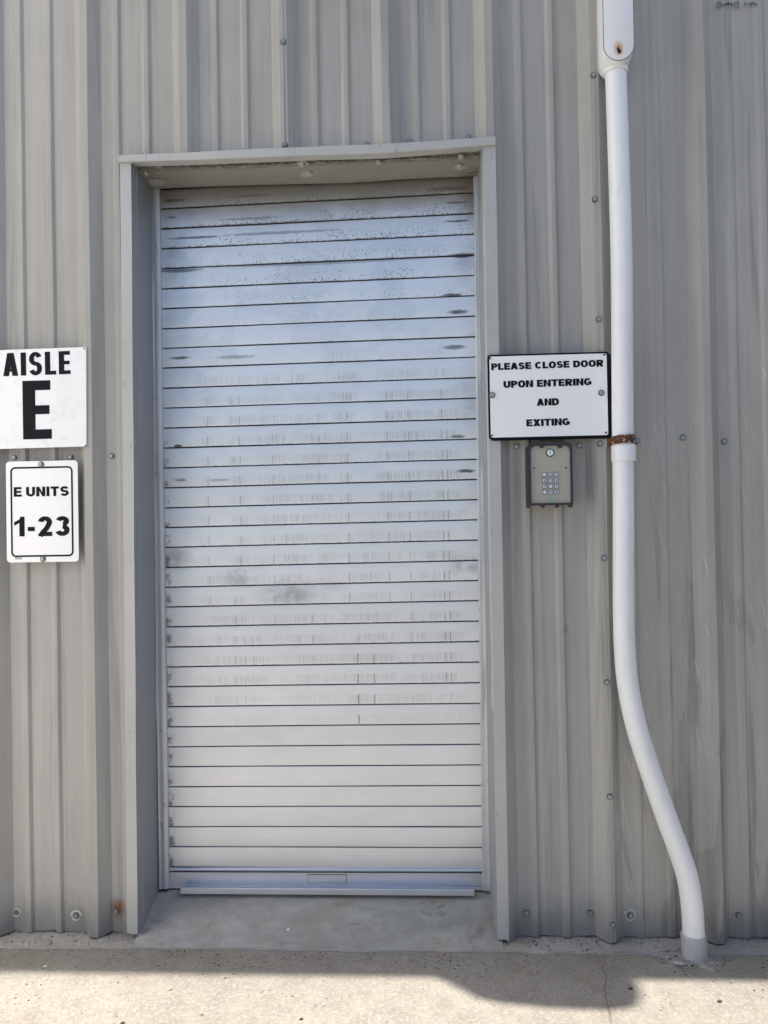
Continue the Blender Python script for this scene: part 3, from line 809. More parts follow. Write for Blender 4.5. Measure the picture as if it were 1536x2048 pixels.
# ------------------------------------------------------------------ lettering
def stroke(path, sv, sh):
    n = len(path); L = []; R = []
    for i in range(n):
        a, b = path[max(i-1, 0)], path[min(i+1, n-1)]
        tx, tz = b[0]-a[0], b[1]-a[1]; q = math.hypot(tx, tz) or 1; tx /= q; tz /= q
        h = .5*math.hypot(sv*tz, sh*tx)
        L.append((path[i][0]-tz*h, path[i][1]+tx*h)); R.append((path[i][0]+tz*h, path[i][1]-tx*h))
    return L+R[::-1]
def arc(cx, cz, rx, rz, a0, a1, n=22, e=1.0):
    out = []
    for i in range(n+1):
        t = math.radians(a0+(a1-a0)*i/n); c, s = math.cos(t), math.sin(t)
        out.append((cx+rx*math.copysign(abs(c)**e, c), cz+rz*math.copysign(abs(s)**e, s)))
    return out
def glyph(ch, w, sv, sh):
    """list of (outline, holes) in a box w wide and 1 high"""
    rx, rz = (w-sv)/2, (1-sh)/2
    if ch == 'E': return [([(0, 0), (w, 0), (w, sh), (sv, sh), (sv, .5-sh*.46), (w*.93, .5-sh*.46), (w*.93, .5+sh*.46), (sv, .5+sh*.46), (sv, 1-sh), (w*.97, 1-sh), (w*.97, 1), (0, 1)], [])]
    if ch == 'L': return [([(0, 0), (w, 0), (w, sh), (sv, sh), (sv, 1), (0, 1)], [])]
    if ch == 'I': return [([(0, 0), (w, 0), (w, 1), (0, 1)], [])]
    if ch == '-': return [([(0, .26), (w, .26), (w, .26+sh), (0, .26+sh)], [])]
    if ch == 'T': return [([(w/2-sv/2, 0), (w/2+sv/2, 0), (w/2+sv/2, 1-sh), (w, 1-sh), (w, 1), (0, 1), (0, 1-sh), (w/2-sv/2, 1-sh)], [])]
    if ch == '1': return [([(w-sv, 0), (w, 0), (w, 1), (w-sv*.8, 1), (w*.5, .86), (0, .73), (0, .53), (w-sv, .68)], [])]
    if ch == 'A':
        a = 1.08*sv; s = w/2-.62*sv; ya = (w/2-a)/s; c0 = .19; c1 = c0+sh*.85; f = lambda y: a+s*y
        return [([(0, 0), (a, 0), (f(c0), c0), (w-f(c0), c0), (w-a, 0), (w, 0), (w/2+.62*sv, 1), (w/2-.62*sv, 1)], [[(f(c1), c1), (w-f(c1), c1), (w/2, ya)]])]
    if ch == 'N': return [([(0, 0), (sv, 0), (sv, .60), (w-sv, 0), (w, 0), (w, 1), (w-sv, 1), (w-sv, .40), (sv, 1), (0, 1)], [])]
    if ch == 'X':
        t = (w/2-1.2*sv)/(w/2-.6*sv); k = .5-.5*t
        return [([(0, 0), (1.2*sv, 0), (w/2, .5-k), (w-1.2*sv, 0), (w, 0), (w/2+.6*sv, .5), (w, 1), (w-1.2*sv, 1), (w/2, .5+k), (1.2*sv, 1), (0, 1), (w/2-.6*sv, .5)], [])]
    if ch == 'U': return [(stroke([(sv/2, 1), (sv/2, .7), (sv/2, .5)]+arc(w/2, .38+sh*0, rx, .38-sh/2, 180, 360)+[(w-sv/2, .5), (w-sv/2, .7), (w-sv/2, 1)], sv, sh), [])]
    if ch in 'O0': return [(arc(w/2, .5, w/2, .51, 0, 351, 39, .92), [arc(w/2, .5, w/2-sv, .51-sh, 0, 351, 39, .92)])]
    if ch == 'D': return [([(0, 0)]+arc(w*.42, .5, w*.58, .5, -90, 90, 24, .9)+[(0, 1)], [[(sv, sh)]+arc(w*.42, .5, w*.58-sv, .5-sh, -90, 90, 24, .9)+[(sv, 1-sh)]])]
    if ch in 'PR':
        b = .36 if ch == 'P' else .40; c = (1+b)/2; r = (1-b)/2
        out = [([(0, 0), (sv, 0), (sv, b)]+arc(w*.55, c, w*.45*(1 if ch == 'P' else .96), r, -90, 90, 20, .9)+[(0, 1)], [[(sv, b+sh)]+arc(w*.55, c, w*.45-sv, r-sh, -90, 90, 16, .9)+[(sv, 1-sh)]])]
        if ch == 'R': out.append(([(w*.36, .42), (w*.36+sv*1.15, .44), (w*1.02, 0), (w*1.02-sv*1.15, 0), (w*.30, .36)][::1], []))
        return out
    if ch == 'C': return [(stroke(arc(w/2, .5, rx, rz+.01, 42, 318, 30), sv, sh), [])]
    if ch == 'G': return [(stroke(arc(w/2, .5, rx, rz+.01, 42, 325, 30), sv, sh), []), ([(w*.52, .33), (w*.52, .33+sh*.95), (w, .33+sh*.95), (w, .10), (w-sv*.8, .10), (w-sv*.8, .33)], [])]
    if ch in 'S':
        r = (.5-sh/2)/2+.003
        return [(stroke(arc(w/2, .5+r, rx*.96, r, 18, 262, 24)+arc(w/2, .5-r, rx, r, 82, -162, 24), sv*.92, sh), [])]
    if ch == '2': return [(stroke(arc(w/2, .70, rx*.98, .30-sh/2, 172, -28, 22)+[(w*.60, .38), (w*.36, .21), (w*.16, .0)], sv, sh), []), ([(0, 0), (w, 0), (w, sh), (w*.2, sh)], [])]
    if ch == '3': return [(stroke(arc(w/2, .745, rx*.9, .255-sh/2, 165, -80, 20), sv, sh), []), (stroke(arc(w/2, .29, rx, .29-sh/2, 88, -165, 22), sv, sh), [])]
    if ch == '4': return [([(w*.55, 0), (w*.55+sv, 0), (w*.55+sv, 1), (w*.5, 1), (0, .38), (0, .2), (w, .2), (w, .2+sh), (w*.25, .2+sh), (w*.55, .7)], [])]
    if ch == '5': return [(stroke([(w*.95, 1-sh/2), (w*.2, 1-sh/2), (w*.12, .55)]+arc(w*.5, .33, rx, .33-sh/2, 130, -150, 18), sv, sh), [])]
    if ch == '7': return [(stroke([(0, 1-sh/2), (w, 1-sh/2), (w*.55, .4), (w*.4, 0)], sv, sh), [])]
    if ch in '69':
        a = [(arc(w/2, .32, w/2, .32, 0, 345, 23), [arc(w/2, .32, w/2-sv, .32-sh, 0, 345, 23)]), (stroke([(w*.12, .4), (w*.25, .75), (w*.7, .97)], sv, sh), [])]
        return a if ch == '6' else [([(w-x, 1-z) for x, z in o], [[(w-x, 1-z) for x, z in h] for h in hs]) for o, hs in a]
    if ch == '#': return [([(w*a, 0), (w*a+sv, 0), (w*a+sv, 1), (w*a, 1)], []) for a in (.2, .6)]+[([(0, b), (w, b), (w, b+sh), (0, b+sh)], []) for b in (.25, .6)]
    return []
def text(name, s, base0, base1, cap_px, y, wt, sv, sh, gap, space, parent, mat, dy=.0006):
    """letters s between two baseline pixels; wt = width of each kind of letter"""
    P0, P1 = W(*base0, y), W(*base1, y); ax = (P1-P0); total = math.hypot(ax.x, ax.z); ux = (ax.x/total, ax.z/total)
    H = (W(base0[0], base0[1]-cap_px, y)-P0).length
    widths = [space if c == ' ' else wt.get(c, wt['*']) for c in s]
    nominal = sum(widths)+gap*sum(1 for a, b in zip(s, s[1:]) if a != ' ' and b != ' ')
    k = total/nominal
    bm = B(); cx = 0; lift = 0
    for i, c in enumerate(s):
        if c != ' ':
            for o, hs in glyph(c, widths[i], sv, sh):
                T = lambda q: (P0.x+ux[0]*(cx+q[0])*k-ux[1]*q[1]*H, P0.z+ux[1]*(cx+q[0])*k+ux[0]*q[1]*H)
                flatpoly(bm, [T(q) for q in o], y-dy-lift*.00012, [[T(q) for q in h] for h in hs]); lift = (lift+1) % 3
            cx += widths[i]+(gap if i+1 < len(s) and s[i+1] != ' ' else 0)
        else: cx += widths[i]
    return obj(name, bm, mat, parent)

WIDE = {'*': .90, 'I': .36, 'L': .78, 'E': .82, 'S': .88, 'O': 1.0, 'C': .97, 'G': 1.0, 'D': .95, 'R': .96, 'P': .86, 'A': 1.0, 'N': .96, 'U': .94, 'T': .90, 'X': 1.02}
BOLD = {'*': .72, 'I': .24, 'E': .66, 'U': .74, 'N': .74, 'T': .68, 'S': .72, '1': .44, '-': .30, '2': .60, '3': .60}
COND = {'*': .55, 'A': .63, 'I': .225, 'S': .565, 'L': .47, 'E': .49}

def rivet(px, py, y, parent, r=.0026, mat=None, name='rivet'):
    q = W(px, py, y-.001); bm = B(); prism(bm, circle(q.x, q.z, r, 12), y-.0012, y+.0005)
    return obj(name, bm, mat or M_WASHER, parent)

# ---- AISLE E sign
ys = -RD-.0045
c0, c1 = W(172, 694, ys), W(172.5, 893, ys)
sg = root('aisle_sign', 'square white metal sign with large black words AISLE E', 'sign', (c0.x-.14, -RD, c1.z))
tilt = .012
bm = B(); wd = .297
prism(bm, [(c1.x-wd, c1.z-.0015), (c1.x, c1.z+.0005), (c0.x, c0.z), (c0.x-wd, c0.z-.002)], ys, -RD+.0006); obj('sign_panel', bm, M_WHITE_D, sg)
text('lettering', 'AISLE', (6.8, 752.6), (141.4, 748), 46, ys, COND, .225, .165, .115, .3, sg, M_BLACK)
text('lettering', 'E', (46.5, 879), (104, 877.5), 117, ys, {'*': .5}, .22, .165, .1, .3, sg, M_BLACK)
for px, py in ((168.3, 697.2), (171, 891.5)): rivet(px, py, ys, sg)

# ---- E UNITS sign
ys2 = -.0375
c0, c1 = W(11.5, 923.5, ys2), W(157.5, 1123, ys2)
sg = root('unit_sign', 'small white sign with rounded black border reading E UNITS 1-23', 'sign', ((c0.x+c1.x)/2, -RD, c1.z))
bm = B(); prism(bm, rrect(c0.x, c1.z, c1.x, c0.z, .011), ys2, ys2+.002); obj('sign_panel', bm, M_WHITE, sg)
b0, b1 = W(20.5, 934.5, ys2), W(147.5, 1112.5, ys2)
bm = B(); flatpoly(bm, rrect(b0.x, b1.z, b1.x, b0.z, .0145), ys2-.0006, [rrect(b0.x+.0052, b1.z+.0052, b1.x-.0052, b0.z-.0052, .0095)]); obj('border_line', bm, M_BLACK, sg)
text('lettering', 'E UNITS', (27.7, 993.6), (138.0, 991.6), 19.2, ys2, BOLD, .245, .225, .10, .36, sg, M_BLACK)
text('lettering', '1-23', (28.7, 1073), (139.4, 1071.6), 39.5, ys2, BOLD, .225, .215, .13, .3, sg, M_BLACK)
bm = B()
for r_, (ax, bx) in ((1115.1, (30, 43)), (1117.3, (30, 43))):
    x = ax
    while x < bx:
        q0, q1 = W(x, r_, ys2), W(x+1.1, r_+1.2, ys2); flatpoly(bm, [(q0.x, q1.z), (q1.x, q1.z), (q1.x, q0.z), (q0.x, q0.z)], ys2-.0005); x += 1.6
obj('fine_print', bm, M_BLACK, sg)
screw(81.5, 928.5, ys2, sg, 1.0); screw(85, 1118, ys2, sg, 1.0)
for px, py in ((81.5, 928.5), (85, 1118)):
    q = W(px, py, ys2); bm = B(); tube(bm, [(q.x, ys2+.001, q.z), (q.x, .002, q.z)], .003, 8); obj('mounting_stud', bm, M_SCREW, sg)

# ---- PLEASE CLOSE DOOR sign
ys3 = -.0465
cs = [W(*p, ys3) for p in ((974.5, 711), (1216.5, 702), (1221, 873.5), (979, 879))]
sg = root('door_notice_sign', 'black-bordered white notice asking to close the door upon entering and exiting', 'sign', ((cs[0].x+cs[1].x)/2, -.038, cs[3].z))
x0, x1, z0, z1 = cs[0].x, (cs[1].x+cs[2].x)/2, (cs[2].z+cs[3].z)/2, (cs[0].z+cs[1].z)/2
bm = B(); prism(bm, rrect(x0, z0, x1, z1, .008), ys3, ys3+.003); obj('sign_panel', bm, M_BLACK, sg)
bm = B(); prism(bm, rrect(x0+.006, z0-.0035, x1+.0075, z1-.004, .008), ys3+.0035, ys3+.009); obj('backing_plate', bm, [M_BLACK], sg)
bm = B(); i0, i1 = .0058, .0052
flatpoly(bm, rrect(x0+i0, z0+i1, x1-i0, z1-i1, .006), ys3-.0006); obj('sign_face', bm, M_WHITE, sg)
for s_, a, b, ch in (('PLEASE CLOSE DOOR', (982.6, 740.6), (1207, 733.0), 13.6), ('UPON ENTERING', (1007.0, 776.2), (1183, 770.2), 14.0), ('AND', (1073.6, 812.0), (1118, 810.4), 14.2), ('EXITING', (1052.8, 853.0), (1139.6, 850.2), 14.0)):
    text('lettering', s_, a, b, ch, ys3-.0006, WIDE, .345, .25, .06, .50, sg, M_BLACK)
for px, py in ((980.5, 717), (1208.5, 709.5), (984, 871), (1212, 865)): rivet(px, py, ys3-.0006, sg, .0030, M_BLACK if px > 1200 or py > 800 else M_WASHER)
screw(984.5, 790, ys3-.001, sg, 1.0); screw(1203, 785.5, ys3-.001, sg, 1.0)

# ------------------------------------------------------------------ keypad
yk = -.052
M_KPH = plain('black_keypad_plastic', (.022, .024, .028), .45)
mm = Mat('beige_keypad_plate'); p_ = mm.pos()
M_KPF = mm.out(mm.scale((.40, .388, .33), mm.add(.88, mm.add(mm.mul(mm.noise(p_, 25, 4), .16), mm.mul(mm.noise(p_, 700, 2), .12)))), .42, .25)
M_KEYB = plain('grey_key_surround', (.20, .22, .26), .45, .2)
M_KEY = plain('pale_key_cap', (.62, .65, .70), .4, .1)
M_TEAL = plain('teal_emblem_ink', (.25, .42, .37), .6)
M_CHROME = plain('chrome_lock', (.75, .76, .78), .2, .9)
c0, c1 = W(1053.5, 884.5, yk-.006), W(1146.5, 1009, yk-.006)
kp = root('keypad', 'beige entry keypad with round keys in a black hood', 'keypad', ((c0.x+c1.x)/2, 0, c1.z))
def arch(x0, z0, x1, z1, r, n=8):
    pts = [(x0, z0), (x1, z0)]
    pts += [(x1-r+r*math.cos(math.radians(90*i/n)), z1-r+r*math.sin(math.radians(90*i/n))) for i in range(n+1)]
    pts += [(x0+r+r*math.cos(math.radians(90+90*i/n)), z1-r+r*math.sin(math.radians(90+90*i/n))) for i in range(n+1)]
    return pts
f0, f1 = W(1060.3, 892.5, yk), W(1141.5, 1005.5, yk)
bm = B()
prism(bm, arch(c0.x, f1.z-.0055, c1.x, c0.z, .021), yk-.008, yk-.0035, [arch(f0.x, f1.z, f1.x, f0.z, .015)])
prism(bm, arch(c0.x+.0012, f1.z-.0053, c1.x-.0012, c0.z-.0012, .020), yk+.003, 0.0)
prism(bm, arch(c0.x+.0012, f1.z-.0053, c1.x-.0012, c0.z-.0012, .020), yk-.0035, yk+.003, [arch(f0.x, f1.z, f1.x, f0.z, .015)])
for pxa, pxb, lean in ((1054.5, 1060, 0), (1083.5, 1089.5, 1), (1111.5, 1118.5, 1), (1138, 1146, 2)):   # feet under the hood
    a, b = W(pxa, 1010, yk-.006).x, W(pxb, 1010, yk-.006).x; zt_ = f1.z-.004; zb2 = W(1090, 1015.5, yk-.006).z
    prism(bm, [(a+.002*lean*.6, zb2), (b-.0008, zb2), (b, zt_), (a-.0015*lean, zt_)], yk-.0075, yk+.012)
for px in (1084, 1120):                                                                                      # dark knobs under the hood's top
    q = W(px, 893.2, yk-.004); prism(bm, circle(q.x, q.z, .0072, 16, .0042), yk-.0065, yk-.0005)
obj('hood', bm, M_KPH, kp, 30)
bm = B(); prism(bm, arch(f0.x, f1.z, f1.x, f0.z, .015), yk, yk+.004); obj('face_plate', bm, M_KPF, kp)
q = W(1099.8, 905.6, yk)
bm = B(); prism(bm, circle(q.x, q.z, .0114, 24), yk-.0025, yk+.001); lk = obj('lock', bm, M_KPH, kp)
bm = B(); prism(bm, circle(q.x, q.z, .0088, 24), yk-.0042, yk-.001, mat=0); obj('lock_barrel', bm, M_CHROME, lk, 40)
bm = B(); prism(bm, [(q.x-.0011, q.z-.0035), (q.x+.0011, q.z-.0035), (q.x+.0011, q.z+.0055), (q.x-.0011, q.z+.0055)], yk-.0048, yk-.004); obj('keyhole', bm, M_KPH, lk)
for px, py in ((1068.6, 936.6), (1132.2, 935.4)): rivet(px, py, yk, kp, .0026, M_KPH, 'face_screw')
KEYS = ['', '2', '3', '4', '5', '6', '7', '', '9', '', '0', '#']
for i, ch in enumerate(KEYS):
    r_, c_ = divmod(i, 3)
    q = W(1088.4+c_*12.0+r_*.25, 949.3+r_*11.75-c_*.25, yk)
    bm = B(); h = .0068
    prism(bm, rrect(q.x-h, q.z-h, q.x+h, q.z+h, .0012, 3), yk-.0018, yk+.001, mat=0, side=0)
    prism(bm, circle(q.x, q.z, .0052, 18), yk-.0030, yk-.0015, mat=1, side=1)
    ky = obj('key', bm, [M_KEYB, M_KEY], kp)
    if ch:
        bm = B(); hh = .0064; ww = .0044
        for o, hs in glyph(ch, .66, .2, .17):
            T = lambda t: (q.x-ww/2+t[0]/.66*ww, q.z-hh/2+t[1]*hh)
            flatpoly(bm, [T(t) for t in o], yk-.0033-.0001*len(bm.verts)/500, [[T(t) for t in h2] for h2 in hs])
        obj('digit', bm, M_BLACK, ky)
bm = B(); q = W(1100.6, 997, yk)
for pts in ([(-.009, -.007), (-.007, -.007), (-.007, .003), (-.0045, -.001), (-.002, .003), (-.002, -.007), (0, -.007), (0, .007), (-.002, .007), (-.0045, .0025), (-.007, .007), (-.009, .007)],
            [(.001, -.007), (.003, -.007), (.003, .007), (.001, .007)], [(.004, -.007), (.009, .004), (.009, .007), (.004, -.003)], [(.004, .007), (.006, .007), (.009, -.007), (.007, -.007)]):
    flatpoly(bm, [(q.x+a, q.z+b) for a, b in pts], yk-.0005-.0001*len(bm.verts)/20)
obj('emblem', bm, M_TEAL, kp)

# ------------------------------------------------------------------ conduit
yp = -.068; PR = .0302
pathpx = [(1231, 128), (1237, 300), (1243, 512), (1244.5, 700), (1246, 900), (1247, 1024), (1247, 1150), (1247.5, 1230), (1249.5, 1300), (1256, 1370), (1272, 1450), (1300, 1540), (1335, 1640), (1358, 1702), (1375, 1756), (1383.5, 1810), (1387, 1865), (1388.3, 1920)]
def ydep(py): return yp if py < 1250 else yp-.016*min(1, (py-1250)/500)
P3 = [W(a, b, ydep(b)) for a, b in pathpx]
full = smooth_path(P3, 7)
cp_ = root('conduit_pipe', 'white painted conduit pipe running down the wall and bending into the concrete', 'pipe', (P3[-1].x, P3[-1].y, 0))
zj = W(1246, 897, yp).z; zj1 = W(1246, 923, yp).z
up = [p for p in full if p.z > zj1+.006]; lo = [p for p in full if p.z < zj]
bm = B(); tube(bm, up, PR, 32); obj('upper_pipe', bm, M_PVC, cp_, 40)
lo[-1] = Vector((lo[-1].x, lo[-1].y, -.01))
bm = B(); tube(bm, lo, PR*.985, 32); obj('lower_pipe', bm, M_PVC, cp_, 40)
pj = W(1246.4, 909, yp)
bm = B(); tube(bm, [(pj.x+.001, yp, zj+.012), (pj.x+.001, yp, zj+.006), (pj.x+.001, yp, zj1+.001), (pj.x+.001, yp, zj1)], [PR*1.01, PR*1.13, PR*1.13, PR*1.10], 32); obj('coupling', bm, M_PVC, cp_, 40)
M_PRIMER = plain('grey_primer_sleeve', (.42, .435, .46), .55, 0, .35, 60)
pb = P3[-2]; yb = P3[-1].y; zt_ = W(1388, 1868, yb).z; xb_ = W(1388.5, 1900, yb).x
bm = B(); tube(bm, [(xb_-.002, yb, zt_+.002), (xb_-.002, yb, zt_), (xb_, yb, .03), (xb_+.0015, yb, -.01)], [PR*1.03, PR*1.13, PR*1.13, PR*1.15], 32); obj('base_sleeve', bm, M_PRIMER, cp_, 40, 'dull grey sleeve at the foot of the pipe')

# conduit body with a rounded cover at the top
yf = -.122
bx0, bx1 = W(1206.5, 60, yf).x, W(1268, 60, yf).x
zc = W(1238, 119, yf).z; cxm = (bx0+bx1)/2; rr_ = (bx1-bx0)/2
zth = 2.93
def slot(x0, x1, z0, z1, n=14):
    r = (x1-x0)/2; cx = (x0+x1)/2
    return [(cx+r*math.cos(math.radians(180+180*i/n)), z0+r+r*math.sin(math.radians(180+180*i/n))) for i in range(n+1)] + [(cx+r*math.cos(math.radians(180*i/n)), z1-r+r*math.sin(math.radians(180*i/n))) for i in range(n+1)]
bm = B()
# body: slices from front to back
secs = [(yf+.004, 0, .0), (yf+.018, .0015, .004), (yf+.05, .001, .008), (-.040, -.002, .012), (-.030, -.008, .006)]
rings = []
for (y, grow, drop) in secs:
    rings.append([bm.verts.new((a, y, b)) for a, b in slot(bx0-grow, bx1+grow, zc-drop-.002, zth)])
for ra, rb in zip(rings, rings[1:]):
    n = len(ra)
    for i in range(n): bm.faces.new((ra[i], ra[(i+1) % n], rb[(i+1) % n], rb[i]))
bm.faces.new(rings[0]); bm.faces.new(list(reversed(rings[-1])))
hubz = W(1231, 136, yp-.03).z
tube(bm, [(P3[0].x+.0005, yp, zc+.05), (P3[0].x+.0005, yp, zc+.012), (P3[0].x, yp, hubz+.010), (P3[0].x, yp, hubz)], [PR*1.0, PR*1.12, PR*1.16, PR*1.16], 32)
lb = obj('conduit_body', bm, M_PVC, cp_, 35)
bm = B(); tube(bm, [(cxm-.016, -.032, zth-.085), (cxm-.016, .002, zth-.085)], .034, 24); obj('wall_hub', bm, M_PVC, lb, 40)
mm = Mat('cover_paint'); p_ = mm.pos(); x_, y_, z_ = mm.sep(p_); q = W(1238, 102, yf)
cl = mm.scale((.84, .85, .87), mm.add(.93, mm.mul(mm.noise(p_, 30, 4), .12)))
st = mm.mul(blob(mm, x_, z_, q.x-.001, q.z+.007, .019, .030), mm.ss(mm.noise(p_, 110, 3, .6), .22, .5))
M_COVER = mm.out(mm.mix(mm.mul(st, .9), cl, (.58, .29, .05)), .3, 0)
bm = B(); flatpoly(bm, slot(bx0+.0002, bx1+.0006, zc-.0016, zth-.002), yf+.0037); obj('cover_gasket', bm, M_DARK, lb)
bm = B(); o0 = slot(bx0+.002, bx1-.001, zc, zth-.004)
fr = [bm.verts.new((a, yf+.004, b)) for a, b in o0]
cmx = (bx0+bx1)/2
o1 = [bm.verts.new((a, yf+.0012, b)) for a, b in o0]
o2 = [bm.verts.new((cmx+(a-cmx)*.93, yf, b+(.0022 if b < zc+.03 else 0))) for a, b in o0]
for ra, rb in ((fr, o1), (o1, o2)):
    for i in range(len(ra)): bm.faces.new((ra[i], ra[(i+1) % len(ra)], rb[(i+1) % len(ra)], rb[i]))
bm.faces.new(o2)
obj('cover', bm, M_COVER, lb, 50)
bm = B(); n = 14
prism(bm, [(q.x+.0010+.0052*math.cos(a)*(1+.15*math.sin(3*a)), q.z-.002+.0058*math.sin(a)) for a in [2*math.pi*k/n for k in range(n)]], yf-.0022, yf+.001)
prism(bm, [(q.x-.0030+.0036*math.cos(a), q.z+.006+.0048*math.sin(a)) for a in [2*math.pi*k/n for k in range(n)]], yf-.0012, yf+.001)
obj('rusty_screw', bm, plain('dark_rust', (.055, .016, .010), .85, 0, .8, 260), lb)

# ---- rusty strap holding the pipe
q0, q1 = W(1200, 887, -.036), W(1276, 882, -.04)
stp = root('pipe_strap', 'rusty flaking two-hole strap clamped round the white pipe', 'pipe strap', ((q0.x+q1.x)/2, -.03, (q0.z+q1.z)/2-.018))
bm = B(); path = [(q0.x-.004, -.0345)]
path += [(pj.x-PR*1.12-.004, -.0345)]
for i in range(15):
    a = math.radians(205-(205+25)*i/14+0); path.append((pj.x+.0005+PR*1.10*math.cos(math.radians(190-200*i/14)), yp-PR*1.10*math.sin(math.radians(190-200*i/14))))
path += [(pj.x+PR*1.12+.003, -.040), (q1.x+.004, -.040)]
hw = .0118
rows_o, rows_i = [], []
for i, (a, b) in enumerate(path):
    t = i/(len(path)-1); zc_ = q0.z+(q1.z-q0.z)*t + .004*math.sin(math.pi*t)
    hwj = hw*(1+.06*math.sin(i*2.1))
    rows_o.append([(a, b-.0025, zc_-hwj), (a, b-.0032, zc_), (a, b-.0025, zc_+hwj)])
    rows_i.append([(a, b, zc_-hwj), (a, b, zc_), (a, b, zc_+hwj)])
vo = sheet(bm, rows_o); vi = sheet(bm, rows_i)
for i in range(len(path)-1):
    for j in (0, 2): bm.faces.new((vo[i][j], vo[i+1][j], vi[i+1][j], vi[i][j]))
for i in (0, -1):
    for j in (0, 1): bm.faces.new((vo[i][j], vo[i][j+1], vi[i][j+1], vi[i][j]))
M_EAR = paint_mat('strap_ear_paint', (.42, .41, .39), .6, .3, 0, .2, (.2, .09, .04), .6)
for f in bm.faces:
    c = f.calc_center_median()
    if c.x < pj.x-PR*1.12-.006 or c.x > pj.x+PR*1.12+.003: f.material_index = 1
obj('strap_band', bm, [M_RUST, M_EAR], stp, 40)
screw(1200.5, 887, -.0375, stp, 1.0); screw(1274.5, 882, -.0435, stp, 1.0)
for px, py, y, e in ((1274.5, 882, -.042, .003), (1200.5, 887, -.036, -.02)):
    q = W(px, py, y); bm = B(); tube(bm, [(q.x, y, q.z), (q.x, e, q.z)], .003, 8); obj('screw_shank', bm, M_SCREW, stp)

# broken mortar round the pipe's foot
M_MORT = conc('mortar_concrete', (.27, .26, .245), 2.5, False)
bm = B(); rg = random.Random(21); nn_ = 48; rings = []
fx, fy = xb_, yb
for j, (rad, h) in enumerate(((.034, .006), (.044, .0055), (.055, .0035), (.070, .0006))):
    ring = []
    for k in range(nn_):
        a = 2*math.pi*k/nn_
        wob = 1+(.30*math.sin(2*a+2.4)+.18*math.sin(5*a+1)+.12*math.sin(9*a)+.08*rg.uniform(-1, 1))*(j/3)
        stretch = 1+.55*max(0, math.cos(a-3.7))*(j/3)
        ring.append(bm.verts.new((fx+rad*wob*stretch*math.cos(a), min(fy+rad*wob*stretch*.8*math.sin(a), -.05), max(.0006, h*(1+.5*rg.uniform(-1, 1)))if j < 3 else -.001)))
    rings.append(ring)
for ra, rb in zip(rings, rings[1:]):
    for k in range(nn_): bm.faces.new((ra[k], ra[(k+1) % nn_], rb[(k+1) % nn_], rb[k]))
obj('mortar_collar', bm, M_MORT, cp_)
q = G(1356, 1931); bm = B(); n = 15
bm.faces.new([bm.verts.new((q.x+.016*(1+.35*rg.uniform(-1, 1))*math.cos(2*math.pi*k/n), q.y+.010*(1+.35*rg.uniform(-1, 1))*math.sin(2*math.pi*k/n), .0075)) for k in range(n)])
obj('sealant_smear', bm, plain('pale_smear', (.44, .44, .43), .7, 0, .6, 150), cp_)
# loose dark grit along the foot of the wall
bm = B(); rg = random.Random(5)
def bit(x, y, r, h, z=0.0):
    n = 5; a0 = rg.uniform(0, 6); st = rg.uniform(.5, 1.8)
    lo2 = [bm.verts.new((x+r*st*math.cos(a0+2*math.pi*k/n)*rg.uniform(.6, 1.2), y+r*math.sin(a0+2*math.pi*k/n)*rg.uniform(.6, 1.2), z+.0004)) for k in range(n)]
    t = bm.verts.new((x, y, z+h))
    for k in range(n): bm.faces.new((lo2[k], lo2[(k+1) % n], t))
for _ in range(260):
    x = rg.uniform(-1.4, 1.2); y = -.072-abs(rg.gauss(0, .035))
    bit(x, y, rg.uniform(.0008, .0026), rg.uniform(.0006, .002))
for cx, cy, sp, n in ((.01, -.115, .05, 30), (fx-.05, fy-.05, .03, 26), (fx+.06, fy-.02, .03, 20), (-.70, -.10, .06, 18), (1.0, -.13, .05, 22), (.92, -.25, .05, 16), (-.32, -.11, .05, 16), (-.6, -.17, .05, 12)):
    for _ in range(n): bit(rg.gauss(cx, sp), min(rg.gauss(cy, sp*.6), -.072), rg.uniform(.001, .0034), rg.uniform(.001, .003))
gr_ = obj('grit', bm, plain('dark_grit', (.045, .04, .035), .9, 0, .8, 300)); gr_['kind'] = 'stuff'; gr_['label'] = 'loose dark grit scattered along the foot of the wall'; gr_['category'] = 'grit'

# ------------------------------------------------------------------ crumbs on the ground
M_LEAF = plain('dry_leaf', (.09, .045, .025), .8, 0, .5, 200)
def crumb(name, px, py, size, label, cat, mat, group=None, seed=0, h=.004):
    q = G(px, py, .002); r = random.Random(seed); bm = B(); n = 9
    pts = []
    for k in range(n):
        a = 2*math.pi*k/n; rad = size*(.45+.55*r.random())
        pts.append((q.x+rad*math.cos(a)*1.5, q.y+rad*math.sin(a)))
    lo_ = [bm.verts.new((a, b, .0005)) for a, b in pts]; hi = [bm.verts.new((q.x+(a-q.x)*.8, q.y+(b-q.y)*.8, h*(.5+.7*r.random()))) for a, b in pts]
    for k in range(n): bm.faces.new((lo_[k], lo_[(k+1) % n], hi[(k+1) % n], hi[k]))
    c = bm.verts.new((q.x, q.y, h*.9))
    for k in range(n): bm.faces.new((hi[k], hi[(k+1) % n], c))
    bm.faces.new(list(reversed(lo_)))
    return thing(name, bm, mat, label, cat, (q.x, q.y, 0), group)
crumb('leaf_fragment', 246, 2046, .006, 'dry brown leaf scrap on the sunlit concrete below the left door jamb', 'leaf', M_LEAF, None, 3)
crumb('leaf_fragment', 603, 2037, .005, 'tiny dark leaf scrap on the sunlit concrete before the middle of the door', 'leaf', M_LEAF, None, 4)
crumb('leaf_fragment', 1261, 1977, .005, 'dark leaf scrap at the edge of the shadow beside the concrete crack', 'leaf', M_LEAF, None, 5)
crumb('leaf_fragment', 1439, 2002, .006, 'brown leaf scrap on the sunlit concrete in front of the pipe foot', 'leaf', M_LEAF, None, 6)
